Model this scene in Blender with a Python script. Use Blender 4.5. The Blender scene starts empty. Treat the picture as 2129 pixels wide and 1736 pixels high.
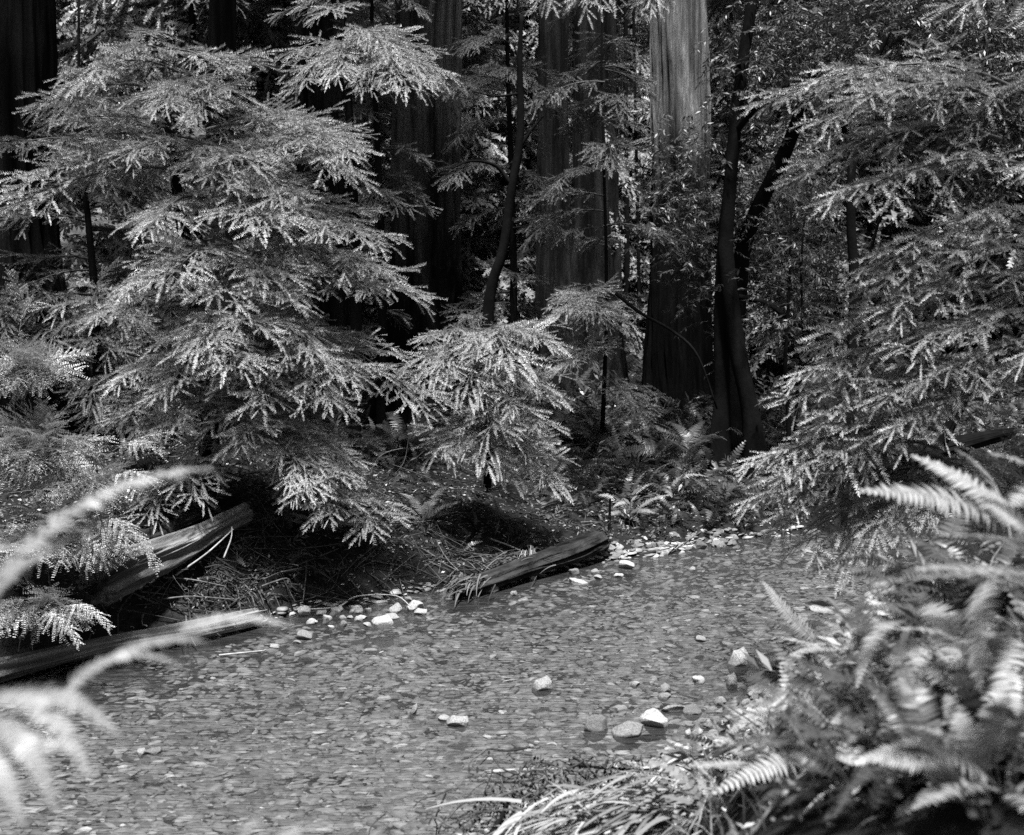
import bpy, math, random
import numpy as np
from mathutils import Vector, Matrix

# ------------------------------------------------------------------ camera, sky, sun, exposure
SC = bpy.context.scene
COL = SC.collection
FPX = 2569.0                      # focal length in units of a 2128 x 1736 frame
PITCH = math.radians(6.8)
CAM = np.array([0.0, 0.0, 3.0])
cd = bpy.data.cameras.new('camera')
cam = bpy.data.objects.new('camera', cd); COL.objects.link(cam)
cam.location = CAM; cam.rotation_euler = (math.pi/2 - PITCH, 0, 0)
cd.sensor_width = 36; cd.lens = 36*FPX/2128
cd.clip_start = 0.05; cd.clip_end = 1000
cd.dof.use_dof = True; cd.dof.focus_distance = 12.0; cd.dof.aperture_fstop = 2.6
SC.camera = cam
SUNV = Vector((0.02, -0.28, 1.0)).normalized()      # towards the sun
w = bpy.data.worlds.new('World'); SC.world = w; w.use_nodes = True
nt = w.node_tree; nt.nodes.clear()
sky = nt.nodes.new('ShaderNodeTexSky'); sky.sky_type = 'NISHITA'; sky.sun_disc = False
sky.sun_elevation = math.asin(SUNV.z); sky.sun_rotation = math.atan2(SUNV.x, SUNV.y)
bw = nt.nodes.new('ShaderNodeRGBToBW'); bg = nt.nodes.new('ShaderNodeBackground')
wo = nt.nodes.new('ShaderNodeOutputWorld')
nt.links.new(sky.outputs[0], bw.inputs[0]); nt.links.new(bw.outputs[0], bg.inputs[0])
bg.inputs[1].default_value = 0.05
nt.links.new(bg.outputs[0], wo.inputs[0])
ld = bpy.data.lights.new('sun', 'SUN'); ld.energy = 5.0; ld.angle = math.radians(5)
sun = bpy.data.objects.new('sun', ld); COL.objects.link(sun)
sun.rotation_euler = SUNV.to_track_quat('Z', 'Y').to_euler()
SC.view_settings.view_transform = 'Standard'; SC.view_settings.look = 'None'
SC.view_settings.exposure = 1.8; SC.view_settings.gamma = 1.0
SC.cycles.max_bounces = 5; SC.cycles.diffuse_bounces = 2; SC.cycles.glossy_bounces = 2
SC.cycles.transmission_bounces = 3; SC.cycles.transparent_max_bounces = 8
SC.cycles.sample_clamp_indirect = 2; SC.cycles.sample_clamp_direct = 5; SC.cycles.caustics_reflective = False
SC.cycles.use_denoising = False

RNG = np.random.default_rng(7); random.seed(7)
CP, SP = math.cos(PITCH), math.sin(PITCH)
def ray(u, v):                    # direction of a picture point, scaled so that y = 1
    a, b = (u-1064)/FPX, -(v-868)/FPX
    y = CP + b*SP; z = -SP + b*CP
    return np.array([a/y, 1.0, z/y])
def P(u, v, d): return CAM + ray(u, v)*d
def PZ(u, v, z=0.0):
    r = ray(u, v); return CAM + r*((z-CAM[2])/r[2])

# ------------------------------------------------------------------ materials (the photograph is black and white)
def new_mat(name):
    m = bpy.data.materials.new(name); m.use_nodes = True
    n = m.node_tree; n.nodes.clear()
    o = n.nodes.new('ShaderNodeOutputMaterial')
    return m, n, o
def nd(n, t, **k):
    x = n.nodes.new(t)
    for a, b in k.items(): setattr(x, a, b)
    return x
def math_(n, op, a, b, c=None):
    x = nd(n, 'ShaderNodeMath', operation=op)
    for i, q in enumerate((a, b, c)):
        if q is None: continue
        if hasattr(q, 'links'): n.links.new(q, x.inputs[i])
        else: x.inputs[i].default_value = q
    return x.outputs[0]
def ramp(n, src, lo, hi, a=0.3, b=0.7):
    x = nd(n, 'ShaderNodeMapRange'); n.links.new(src, x.inputs[0])
    x.inputs[1].default_value = a; x.inputs[2].default_value = b
    x.inputs[3].default_value = lo; x.inputs[4].default_value = hi
    return x.outputs[0]
def noise(n, scale, detail=4, vec=None, stretch=None, rough=0.6):
    x = nd(n, 'ShaderNodeTexNoise'); x.inputs['Scale'].default_value = scale
    x.inputs['Detail'].default_value = detail; x.inputs['Roughness'].default_value = rough
    tc = nd(n, 'ShaderNodeTexCoord'); s = tc.outputs['Object']
    if stretch:
        mp = nd(n, 'ShaderNodeMapping'); mp.inputs['Scale'].default_value = stretch
        n.links.new(s, mp.inputs[0]); s = mp.outputs[0]
    n.links.new(s, x.inputs['Vector'])
    return x.outputs[0]
def paint_foot_shade(mat, h, dark):
    """shade painted into the bark colour at the foot of an old redwood, its edge ragged"""
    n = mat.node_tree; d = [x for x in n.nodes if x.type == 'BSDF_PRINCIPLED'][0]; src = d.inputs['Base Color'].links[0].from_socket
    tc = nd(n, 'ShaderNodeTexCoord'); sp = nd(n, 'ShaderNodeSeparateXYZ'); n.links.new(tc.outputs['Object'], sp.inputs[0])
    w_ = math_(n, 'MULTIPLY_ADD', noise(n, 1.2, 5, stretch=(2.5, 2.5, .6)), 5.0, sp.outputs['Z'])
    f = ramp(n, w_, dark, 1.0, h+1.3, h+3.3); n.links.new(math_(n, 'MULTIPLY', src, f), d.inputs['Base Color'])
def leaf_mat(name, base, gloss=0.25, rough=0.45, trans=0.10, var=0.45):
    m, n, o = new_mat(name)
    at = nd(n, 'ShaderNodeAttribute', attribute_name='tone')
    oi = nd(n, 'ShaderNodeObjectInfo')
    r = math_(n, 'MULTIPLY_ADD', oi.outputs['Random'], var, 1-var/2)
    c = math_(n, 'MULTIPLY', math_(n, 'MULTIPLY', at.outputs['Fac'], r), base)
    d = nd(n, 'ShaderNodeBsdfPrincipled'); n.links.new(c, d.inputs['Base Color'])
    d.inputs['Roughness'].default_value = rough; d.inputs['Specular IOR Level'].default_value = gloss
    t = nd(n, 'ShaderNodeBsdfTranslucent'); n.links.new(c, t.inputs[0])
    x = nd(n, 'ShaderNodeMixShader'); x.inputs[0].default_value = trans
    n.links.new(d.outputs[0], x.inputs[1]); n.links.new(t.outputs[0], x.inputs[2])
    n.links.new(x.outputs[0], o.inputs[0]); return m
def rough_mat(name, lo, hi, scale=6, stretch=None, bump=0.6, bdist=0.02, bscale=None, rough=0.95, spec=0.03, tone=False):
    m, n, o = new_mat(name)
    f = noise(n, scale, 6, stretch=stretch)
    c = ramp(n, f, lo, hi)
    if tone:
        at = nd(n, 'ShaderNodeAttribute', attribute_name='tone'); c = math_(n, 'MULTIPLY', c, at.outputs['Fac'])
    d = nd(n, 'ShaderNodeBsdfPrincipled'); n.links.new(c, d.inputs['Base Color'])
    d.inputs['Roughness'].default_value = rough; d.inputs['Specular IOR Level'].default_value = spec
    g = noise(n, bscale or scale*3, 8, stretch=stretch, rough=0.7)
    b = nd(n, 'ShaderNodeBump'); b.inputs['Strength'].default_value = bump; b.inputs['Distance'].default_value = bdist
    n.links.new(g, b.inputs['Height']); n.links.new(b.outputs[0], d.inputs['Normal'])
    n.links.new(d.outputs[0], o.inputs[0]); return m
M = {}
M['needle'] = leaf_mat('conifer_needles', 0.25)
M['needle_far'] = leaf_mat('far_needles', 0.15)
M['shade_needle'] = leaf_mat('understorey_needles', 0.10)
M['huckle'] = leaf_mat('small_leaves', 0.28, gloss=0.5, rough=0.3, trans=0.15)
M['laurel'] = leaf_mat('long_leaves', 0.048, gloss=0.35, rough=0.45, trans=0.2)
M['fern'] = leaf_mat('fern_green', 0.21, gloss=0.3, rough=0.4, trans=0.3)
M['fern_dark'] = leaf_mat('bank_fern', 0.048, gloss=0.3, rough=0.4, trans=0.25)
M['grass'] = leaf_mat('pale_grass', 0.25, gloss=0.3, rough=0.5, trans=0.2)
M['litter'] = leaf_mat('dry_litter', 0.075, gloss=0.2, rough=0.7, trans=0.0)
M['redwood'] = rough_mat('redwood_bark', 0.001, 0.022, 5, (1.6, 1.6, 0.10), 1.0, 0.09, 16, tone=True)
M['redwood_dark'] = rough_mat('dark_redwood_bark', 0.001, 0.012, 5, (1.6, 1.6, 0.10), 1.0, 0.05, 16, tone=True)  # redwood bark in a darker tone
M['redwood_sunlit'] = rough_mat('sunlit_redwood_bark', 0.02, 0.19, 7, (2.2, 2.2, 0.10), 1.0, 0.05, 16, tone=True)  # paler bark: sunlight on the tall trunk put into its colour
paint_foot_shade(M['redwood_sunlit'], 4.7, .02)  # canopy shade on the lower trunk, painted into the bark
M['redwood_shaded'] = rough_mat('shaded_foot_redwood_bark', 0.004, 0.075, 5, (1.6, 1.6, 0.10), 1.0, 0.09, 16, tone=True); paint_foot_shade(M['redwood_shaded'], 3.0, .08)  # shade at the foot painted into the bark colour
M['bark'] = rough_mat('smooth_dark_bark', 0.002, 0.007, 5, (1, 1, 0.5), 0.6, 0.02, 18)
M['pale_bark'] = rough_mat('pale_far_bark', 0.04, 0.14, 6, (1, 1, 0.12), 0.8, 0.04)
M['twig'] = rough_mat('twig_bark', 0.04, 0.11, 20, None, 0.4, 0.005)
M['ground'] = rough_mat('soil', 0.005, 0.028, 7, None, 1.0, 0.06, 22)
M['wood'] = rough_mat('weathered_wood', 0.016, 0.17, 7, (0.15, 1.6, 1.6), 1.0, 0.05, 12, tone=True)
M['moss_wood'] = rough_mat('mossy_wood', 0.003, 0.03, 8, (0.5, 1, 1), 1.0, 0.04, 30, tone=True)
M['stone'] = rough_mat('pale_stone', 0.08, 0.30, 9, None, 0.5, 0.02, 25, 0.75, 0.3)
M['grey_stone'] = rough_mat('grey_stone', 0.05, 0.15, 9, None, 0.5, 0.02, 25, 0.6, 0.4)
def wet_base(mat):
    n = mat.node_tree; d = [x for x in n.nodes if x.type == 'BSDF_PRINCIPLED'][0]; src = d.inputs['Base Color'].links[0].from_socket
    ge = nd(n, 'ShaderNodeNewGeometry'); sp = nd(n, 'ShaderNodeSeparateXYZ'); n.links.new(ge.outputs['Position'], sp.inputs[0]); oi = nd(n, 'ShaderNodeObjectInfo')
    w_ = math_(n, 'MULTIPLY_ADD', noise(n, 3, 3), .03, sp.outputs['Z']); f = ramp(n, w_, .35, 1.0, .022, .032)
    f = math_(n, 'MULTIPLY', f, math_(n, 'MULTIPLY_ADD', oi.outputs['Random'], .8, .5)); n.links.new(math_(n, 'MULTIPLY', src, f), d.inputs['Base Color'])
wet_base(M['stone']); wet_base(M['grey_stone'])
M['pebble'] = rough_mat('pebbles', 0.5, 1.0, 14, None, 0.3, 0.01, 40, 0.6, 0.4, tone=True)
def water_mat():
    m, n, o = new_mat('creek_water')
    tr = nd(n, 'ShaderNodeBsdfTransparent'); tr.inputs[0].default_value = (.80, .80, .80, 1)
    gl = nd(n, 'ShaderNodeBsdfGlossy'); gl.inputs['Roughness'].default_value = 0.15
    a = noise(n, 6.0, 2, stretch=(0.8, 3.0, 1)); b = noise(n, 22.0, 2, stretch=(1.0, 2.2, 1))
    h = math_(n, 'MULTIPLY_ADD', b, 0.14, a)
    bp = nd(n, 'ShaderNodeBump'); bp.inputs['Strength'].default_value = 0.68; bp.inputs['Distance'].default_value = 0.05
    n.links.new(h, bp.inputs['Height'])
    fr = nd(n, 'ShaderNodeFresnel'); fr.inputs[0].default_value = 1.33
    n.links.new(bp.outputs[0], fr.inputs['Normal']); n.links.new(bp.outputs[0], gl.inputs['Normal'])
    rf = nd(n, 'ShaderNodeBsdfDiffuse'); rf.inputs[0].default_value = (.07, .07, .07, 1); n.links.new(bp.outputs[0], rf.inputs['Normal'])
    y = nd(n, 'ShaderNodeMixShader'); n.links.new(ramp(n, noise(n, 1.6, 5, stretch=(1, 2.6, 1)), .12, .36, .35, .65), y.inputs[0])
    n.links.new(tr.outputs[0], y.inputs[1]); n.links.new(rf.outputs[0], y.inputs[2])
    x = nd(n, 'ShaderNodeMixShader'); n.links.new(fr.outputs[0], x.inputs[0])
    n.links.new(y.outputs[0], x.inputs[1]); n.links.new(gl.outputs[0], x.inputs[2])
    n.links.new(x.outputs[0], o.inputs[0]); return m
M['water'] = water_mat()

# ------------------------------------------------------------------ mesh helpers
class Geo:
    def __init__(s): s.V = []; s.F3 = []; s.F4 = []; s.T = []; s.n = 0
    def add(s, V, F3=None, F4=None, tone=1.0):
        V = np.asarray(V, float).reshape(-1, 3)
        s.V.append(V); s.T.append(np.broadcast_to(np.asarray(tone, float), (len(V),)).copy())
        if F3 is not None and len(F3): s.F3.append(np.asarray(F3, int)+s.n)
        if F4 is not None and len(F4): s.F4.append(np.asarray(F4, int)+s.n)
        s.n += len(V)
    def arrays(s):
        return (np.concatenate(s.V), np.concatenate(s.F3) if s.F3 else np.zeros((0, 3), int),
                np.concatenate(s.F4) if s.F4 else np.zeros((0, 4), int), np.concatenate(s.T))
    def scatter(s, G, A, Pp, tone=None):   # G arrays of a template, A (N,3,3) column axes, P (N,3)
        V, F3, F4, T = G; N = len(Pp); k = len(V)
        W = np.einsum('nij,kj->nki', A, V) + Pp[:, None, :]
        tt = np.tile(T, N).reshape(N, k)
        if tone is not None: tt = tt*np.asarray(tone)[:, None]
        off = (np.arange(N)*k)[:, None, None]
        f3 = (F3[None]+off).reshape(-1, 3) if len(F3) else None
        f4 = (F4[None]+off).reshape(-1, 4) if len(F4) else None
        s.add(W.reshape(-1, 3), f3, f4, tt.reshape(-1))
    def mesh(s, name, mat, smooth=False):
        V, F3, F4, T = s.arrays()
        me = bpy.data.meshes.new(name)
        me.vertices.add(len(V)); me.vertices.foreach_set('co', V.astype(np.float32).ravel())
        n3, n4 = len(F3), len(F4)
        me.loops.add(n3*3+n4*4); me.polygons.add(n3+n4)
        me.loops.foreach_set('vertex_index', np.concatenate([F3.ravel(), F4.ravel()]).astype(np.int32))
        me.polygons.foreach_set('loop_start', np.concatenate([np.arange(n3)*3, n3*3+np.arange(n4)*4]).astype(np.int32))
        if smooth: me.polygons.foreach_set('use_smooth', np.ones(n3+n4, bool))
        a = me.attributes.new('tone', 'FLOAT', 'POINT'); a.data.foreach_set('value', T.astype(np.float32))
        me.update(calc_edges=True)
        me.materials.append(mat); return me
def frame(d, up=(0, 0, 1), roll=None):
    """(N,3) directions -> (N,3,3) with x axis along d and z near up"""
    d = np.asarray(d, float); d = d/np.linalg.norm(d, axis=-1, keepdims=True)
    up = np.broadcast_to(np.asarray(up, float), d.shape)
    y = np.cross(up, d); y /= np.maximum(np.linalg.norm(y, axis=-1, keepdims=True), 1e-6)
    z = np.cross(d, y)
    if roll is not None:
        c, q = np.cos(roll)[:, None], np.sin(roll)[:, None]
        y, z = y*c+z*q, z*c-y*q
    return np.stack([d, y, z], axis=-1)
def tube(g, pts, rad, sides=8, tone=1.0, cap=True, rough=0.0, ridges=0, sq=1.0, rng=RNG):
    pts = np.asarray(pts, float); n = len(pts)
    rad = np.broadcast_to(np.asarray(rad, float), (n,))
    t = np.gradient(pts, axis=0); t /= np.linalg.norm(t, axis=1, keepdims=True)
    ref = np.array([0, 0, 1.0]) if abs(t[0][2]) < 0.8 else np.array([0, 1.0, 0])
    y = np.cross(ref, t); y /= np.linalg.norm(y, axis=1, keepdims=True); z = np.cross(t, y)
    a = np.arange(sides)*2*math.pi/sides
    R = np.ones((n, sides))
    if rough or ridges:
        s = np.linspace(0, n*0.5, n)
        for k in range(10):
            f = rng.integers(2, 7) if not ridges else rng.integers(ridges//3, ridges)
            ph = rng.uniform(0, 7); R += (rough/3.2)*np.sin(f*a[None]+ph+0.8*np.sin(s[:, None]*rng.uniform(.1, .5)+rng.uniform(0, 7)))
        R += rng.normal(0, rough*0.25, R.shape)
    V = pts[:, None]+(np.cos(a)[None, :, None]*y[:, None]+sq*np.sin(a)[None, :, None]*z[:, None])*(rad[:, None]*R)[..., None]
    V = V.reshape(-1, 3); i = np.arange(n-1)[:, None]*sides; j = np.arange(sides)[None]; j2 = (j+1) % sides
    F4 = np.stack([i+j, i+j2, i+sides+j2, i+sides+j], -1).reshape(-1, 4)
    F3 = []
    if cap:
        V = np.concatenate([V, [pts[0], pts[-1]]]); c0, c1 = n*sides, n*sides+1
        F3 = [[c0, (q+1) % sides, q] for q in range(sides)]+[[c1, (n-1)*sides+q, (n-1)*sides+(q+1) % sides] for q in range(sides)]
    g.add(V, F3, F4, tone)
def bark_tube(g, pts, rad, sides=200, amp=.10, freq=6.0, seed=0, sq=1.0, cap=False, jag=0.0, vs=.9, facet=0.0):
    """a trunk or log with stringy ridges and furrows running along it"""
    pts = np.asarray(pts, float); n = len(pts); rad = np.asarray(rad, float); r = np.random.default_rng(seed)
    L = np.concatenate([[0], np.cumsum(np.linalg.norm(np.diff(pts, axis=0), axis=1))])[:, None]
    t = np.gradient(pts, axis=0); t /= np.linalg.norm(t, axis=1, keepdims=True)
    ref = np.array([0, 0, 1.0]) if abs(t[n//2][2]) < 0.8 else np.array([0, 1.0, 0])
    y = np.cross(ref, t); y /= np.linalg.norm(y, axis=1, keepdims=True); z = np.cross(t, y)
    a = np.arange(sides)*2*math.pi/sides; phi = (a-math.pi/2) % (2*math.pi)
    s_ = (phi[None]*np.mean(rad)*freq+.9*vnoise(L*.7+seed, L*0+phi[None]*1.2, 1.0, seed)+.25*L*np.sin(seed))
    def rid(k, v, q): return 1-2*np.abs(vnoise(s_*k+seed*9.1, L*v, 1.0, seed+q)+.0)*1.6
    h = rid(1.0, .35*vs, 1)*.55+rid(2.3, .8*vs, 2)*.3+rid(5.0, 2.0*vs, 3)*.15+vnoise(phi[None]*1.5+3*seed, L*.8, 1.0, seed+4)*.5
    R = 1+amp*(h-.4)
    if facet: R *= 1-facet*np.clip(np.cos(3*phi[None]+.5*np.sin(L*.8+seed)+seed), 0, 1)**2
    V = pts[:, None]+(np.cos(a)[None, :, None]*y[:, None]+sq*np.sin(a)[None, :, None]*z[:, None])*(rad[:, None]*R)[..., None]
    if jag:
        for e, sg in ((0, -1), (-1, 1)): V[e] += t[e]*(sg*r.normal(0, jag, sides)*np.repeat(r.uniform(0, 1.6, sides//8+1), 8)[:sides])[:, None]
    V = V.reshape(-1, 3); i = np.arange(n-1)[:, None]*sides; j = np.arange(sides)[None]; j2 = (j+1) % sides
    F4 = np.stack([i+j, i+j2, i+sides+j2, i+sides+j], -1).reshape(-1, 4); F3 = []
    if cap:
        V = np.concatenate([V, [pts[0]+t[0]*.03, pts[-1]-t[-1]*.03]]); c0, c1 = n*sides, n*sides+1
        F3 = [[c0, (q+1) % sides, q] for q in range(sides)]+[[c1, (n-1)*sides+q, (n-1)*sides+(q+1) % sides] for q in range(sides)]
    tn = np.clip(.75+1.1*(h-.1), .12, 1.5).ravel(); g.add(V, F3, F4, np.concatenate([tn, [.4, .4]]) if cap else tn)
def vnoise(x, y, s, seed=0):
    x = x/s; y = y/s; xi = np.floor(x); yi = np.floor(y); fx = x-xi; fy = y-yi
    fx = fx*fx*(3-2*fx); fy = fy*fy*(3-2*fy)
    def h(a, b): q = np.sin(a*127.1+b*311.7+seed*74.7)*43758.5453; return q-np.floor(q)
    return (h(xi, yi)*(1-fx)+h(xi+1, yi)*fx)*(1-fy)+(h(xi, yi+1)*(1-fx)+h(xi+1, yi+1)*fx)*fy-0.5
def path(ctrl, n):
    """smooth curve through control points"""
    c = np.asarray(ctrl, float); k = len(c)
    if k == 2: return c[0]+(c[1]-c[0])*np.linspace(0, 1, n)[:, None]
    e = np.concatenate([[2*c[0]-c[1]], c, [2*c[-1]-c[-2]]])
    out = []
    for t in np.linspace(0, k-1-1e-6, n):
        i = int(t); f = t-i; p0, p1, p2, p3 = e[i:i+4]
        out.append(0.5*((2*p1)+(-p0+p2)*f+(2*p0-5*p1+4*p2-p3)*f*f+(-p0+3*p1-3*p2+p3)*f**3))
    return np.array(out)

# ------------------------------------------------------------------ object helpers
def tag(o, label, cat, group=None, kind=None):
    if label: o['label'] = label
    if cat: o['category'] = cat
    if group: o['group'] = group
    if kind: o['kind'] = kind
    return o
def link(name, me, parent=None):
    o = bpy.data.objects.new(name, me); COL.objects.link(o)
    if parent is not None: o.parent = parent
    return o
def thing(name, loc, label, cat, group=None):
    o = bpy.data.objects.new(name, None); COL.objects.link(o); o.location = loc; o.empty_display_size = 0.1
    return tag(o, label, cat, group)
def child(name, me, parent, mat4=None):
    """child placed by a world matrix"""
    o = link(name, me, parent)
    loc = parent.location
    o.matrix_local = Matrix.Translation(-loc) @ (mat4 if mat4 is not None else Matrix.Identity(4))
    return o
def span(A, B, roll=0.0, k=1.0, wide=1.0):
    """matrix that lays a mesh of unit chord along x from A to B"""
    A = np.asarray(A, float); B = np.asarray(B, float); d = B-A; L = np.linalg.norm(d)
    F = frame(d[None], roll=np.array([roll]))[0]
    m = Matrix([[F[r][0]*L*k, F[r][1]*L*k*wide, F[r][2]*L*k, A[r]] for r in range(3)]+[[0, 0, 0, 1]])
    return m

# ------------------------------------------------------------------ terrain
SH = [(-700, 1620), (-200, 1470), (0, 1415), (200, 1368), (540, 1290), (640, 1262), (800, 1248), (950, 1226), (1090, 1196), (1200, 1168), (1350, 1156),
      (1480, 1138), (1560, 1116), (1700, 1104), (1900, 1094), (2128, 1085), (2600, 1075)]
sh = np.array([PZ(u, v)[:2] for u, v in SH])
SX = np.concatenate([[-60, -20], sh[:, 0], [20, 80]]); SY = np.concatenate([[4.0, 4.5], sh[:, 1], [sh[-1, 1]+1, sh[-1, 1]+8]])
o_ = np.argsort(SX); SX, SY = SX[o_], SY[o_]
NB = np.array([[-60, 0.5], [-6, 1.8], [-2.2, 3.6], [-0.75, 5.0], [-0.25, 6.2], [-0.1, 6.6], [0.55, 6.95], [1.45, 7.7], [2.4, 9.0], [3.0, 10.0], [4.1, 11.5], [6.0, 12.4], [12, 13.2], [80, 16.0]])
def vnoise(x, y, s, seed=0):
    x = x/s; y = y/s; xi = np.floor(x); yi = np.floor(y); fx = x-xi; fy = y-yi
    fx = fx*fx*(3-2*fx); fy = fy*fy*(3-2*fy)
    def h(a, b): q = np.sin(a*127.1+b*311.7+seed*74.7)*43758.5453; return q-np.floor(q)
    return (h(xi, yi)*(1-fx)+h(xi+1, yi)*fx)*(1-fy)+(h(xi, yi+1)*(1-fx)+h(xi+1, yi+1)*fx)*fy-0.5
def height(x, y):
    x = np.asarray(x, float); y = np.asarray(y, float)
    s = y-np.interp(x, SX, SY)+vnoise(x, y, 0.7, 3)*0.3
    lf = np.clip((-x-0.5)/3.0, 0, 1)
    far = np.interp(s, [-4, -0.8, -0.15, 0.0, 0.35, 1.0, 2.2, 5, 20, 28, 60, 120], [-.30, -.22, -.07, .0, .16, .34, .52, .66, 1.3, 2.2, 22, 50])
    far = far+lf*np.interp(s, [0, .5, 1.5, 4, 8], [0, .15, .35, .3, .2])
    # near bank: distance to the near shore line, positive on land
    best = np.full(x.shape, 1e9); sg = np.zeros(x.shape)
    for a, b in zip(NB[:-1], NB[1:]):
        d = b-a; L = np.dot(d, d); t = np.clip(((x-a[0])*d[0]+(y-a[1])*d[1])/L, 0, 1)
        q = np.hypot(x-a[0]-t*d[0], y-a[1]-t*d[1])
        c = d[0]*(y-a[1])-d[1]*(x-a[0]); m = q < best
        best = np.where(m, q, best); sg = np.where(m, -np.sign(c), sg)
    dn = best*sg+vnoise(x, y, 0.5, 5)*0.15
    rt = np.clip((x+0.2)/1.5, 0, 1)
    near = np.interp(dn, [-3, -.5, 0, .7, 1.4, 2.3, 4], [-.30, -.14, .0, .10, .42, 1.15, 1.35])+rt*np.interp(dn, [.8, 2.2, 3.5], [0, .42, .72])
    near = np.where(dn > -3, near, -.3)
    h = np.maximum(far, near)
    amp = np.clip(np.maximum(s, dn), 0.0, 1.0)
    h = h+amp*(vnoise(x, y, 1.3, 1)*.22+vnoise(x, y, .45, 2)*.10+vnoise(x, y, .16, 4)*.05)
    return h
def gz(x, y): return float(height(np.array([x]), np.array([y]))[0])
xs = np.unique(np.concatenate([np.arange(-90, -14, 2.0), np.arange(-14, -7, .3), np.arange(-7, 8, .06), np.arange(8, 16, .3), np.arange(16, 91, 2.0)]))
ys = np.unique(np.concatenate([np.arange(-30, 1, 2.0), np.arange(1, 18, .06), np.arange(18, 30, .3), np.arange(30, 121, 2.0)]))
X, Y = np.meshgrid(xs, ys); Z = height(X, Y)
g = Geo(); nx = len(xs); ny = len(ys)
i = (np.arange(ny-1)[:, None]*nx+np.arange(nx-1)[None])
g.add(np.stack([X, Y, Z], -1).reshape(-1, 3), None, np.stack([i, i+1, i+nx+1, i+nx], -1).reshape(-1, 4))
tag(link('ground', g.mesh('ground', M['ground'], True)), 'dark leaf strewn forest soil on both banks rising to a hillside', 'ground', kind='structure')
g = Geo(); g.add([[-40, 0, 0], [40, 0, 0], [40, 22, 0], [-40, 22, 0]], None, [[0, 1, 2, 3]])
tag(link('water', g.mesh('water', M['water'])), 'shallow clear creek water rippling over pebbles', 'water', kind='structure')

# ------------------------------------------------------------------ pebble bed
def dome(rng, seg=8):
    r = 1+rng.normal(0, .10, seg); a = np.arange(seg)*2*math.pi/seg; V = [[0, 0, 1.0]]
    for q, z in ((.55, .88), (.9, .45), (1.0, -.1)):
        for k in range(seg): V.append([q*r[k]*math.cos(a[k]), q*r[k]*math.sin(a[k]), z+rng.normal(0, .05)])
    F3 = [[0, 1+k, 1+(k+1) % seg] for k in range(seg)]
    F4 = [[1+o*seg+k, 1+(o+1)*seg+k, 1+(o+1)*seg+(k+1) % seg, 1+o*seg+(k+1) % seg] for o in (0, 1) for k in range(seg)]
    return np.array(V), np.array(F3), np.array(F4), np.ones(len(V))
rng = np.random.default_rng(11); g = Geo()
for q in range(14):
    N = 4300
    y = 5.6+(rng.random(N)**1.25)*8.5; x = (rng.random(N)-.5)*(y*0.90)-0.0
    s = y-np.interp(x, SX, SY); k = s < 0.5; x, y = x[k], y[k]
    z = height(x, y); k = z < 0.05; x, y, z = x[k], y[k], z[k]; N = len(x)
    a = np.minimum(rng.lognormal(-3.68, .55, N), .065); b = a*rng.uniform(.42, .75, N); c = a*rng.uniform(.18, .38, N)
    th = rng.normal(.15, .45, N); tilt = rng.normal(0, .16, (N, 2))
    A = np.zeros((N, 3, 3)); A[:, 0, 0] = np.cos(th)*a; A[:, 1, 0] = np.sin(th)*a; A[:, 0, 1] = -np.sin(th)*b; A[:, 1, 1] = np.cos(th)*b
    A[:, 2, 2] = c; A[:, 2, 0] = tilt[:, 0]*a; A[:, 2, 1] = tilt[:, 1]*b
    tone = rng.lognormal(-1.92, .38, N); tone = np.where(rng.random(N) < .03, tone*2.0, tone)
    g.scatter(dome(rng), A, np.stack([x, y, z+c*.1+rng.uniform(0, .012, N)], -1), np.clip(tone, .05, .8))
tag(link('creek_bed', g.mesh('creek_bed', M['pebble'], True)), 'bed of flat grey and pale pebbles under the clear water', 'pebbles', kind='stuff')

# ------------------------------------------------------------------ conifer boughs
def finger(K, rng, lod=0):
    """a flat leafy spray of needles, 1 long along x"""
    g = Geo(); V = []; F = []; T = []
    nl, wd = (0.092, 1.0/K*1.0) if lod == 0 else (0.20, 1.0/K*1.25)
    for k in range(K):
        t = (k+.5)/K; prof = min(1, 5*t+.25)*min(1, 3.2*(1.03-t)+.35)
        for s in (-1, 1):
            L = nl*prof*rng.uniform(.8, 1.15); an = math.radians(rng.uniform(48, 66)); zz = rng.normal(0.02, .04)
            b = len(V); x0 = t-wd/2
            V += [[x0, 0, -.05*x0*x0], [x0+wd, 0, -.05*x0*x0], [x0+wd*.5+L*math.cos(an), s*L*math.sin(an), -.05*t*t+zz]]
            F.append([b, b+1, b+2]); c = .8+.35*t; T += [c*.75, c*.75, c*1.1]
        if lod == 0 and k % 2:
            b = len(V); V += [[t-wd/2, 0, -.05*t*t], [t+wd/2, 0, -.05*t*t], [t+.06, rng.normal(0, .03), .09]]; F.append([b, b+1, b+2]); T += [.8, .8, 1]
    for s in (1,):   # tip needle
        b = len(V); V += [[.95, -.03, -.05], [.95, .03, -.05], [1.06, 0, -.06]]; F.append([b, b+1, b+2]); T += [1.1]*3
    g.add(V, F, None, T); return g.arrays()
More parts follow.
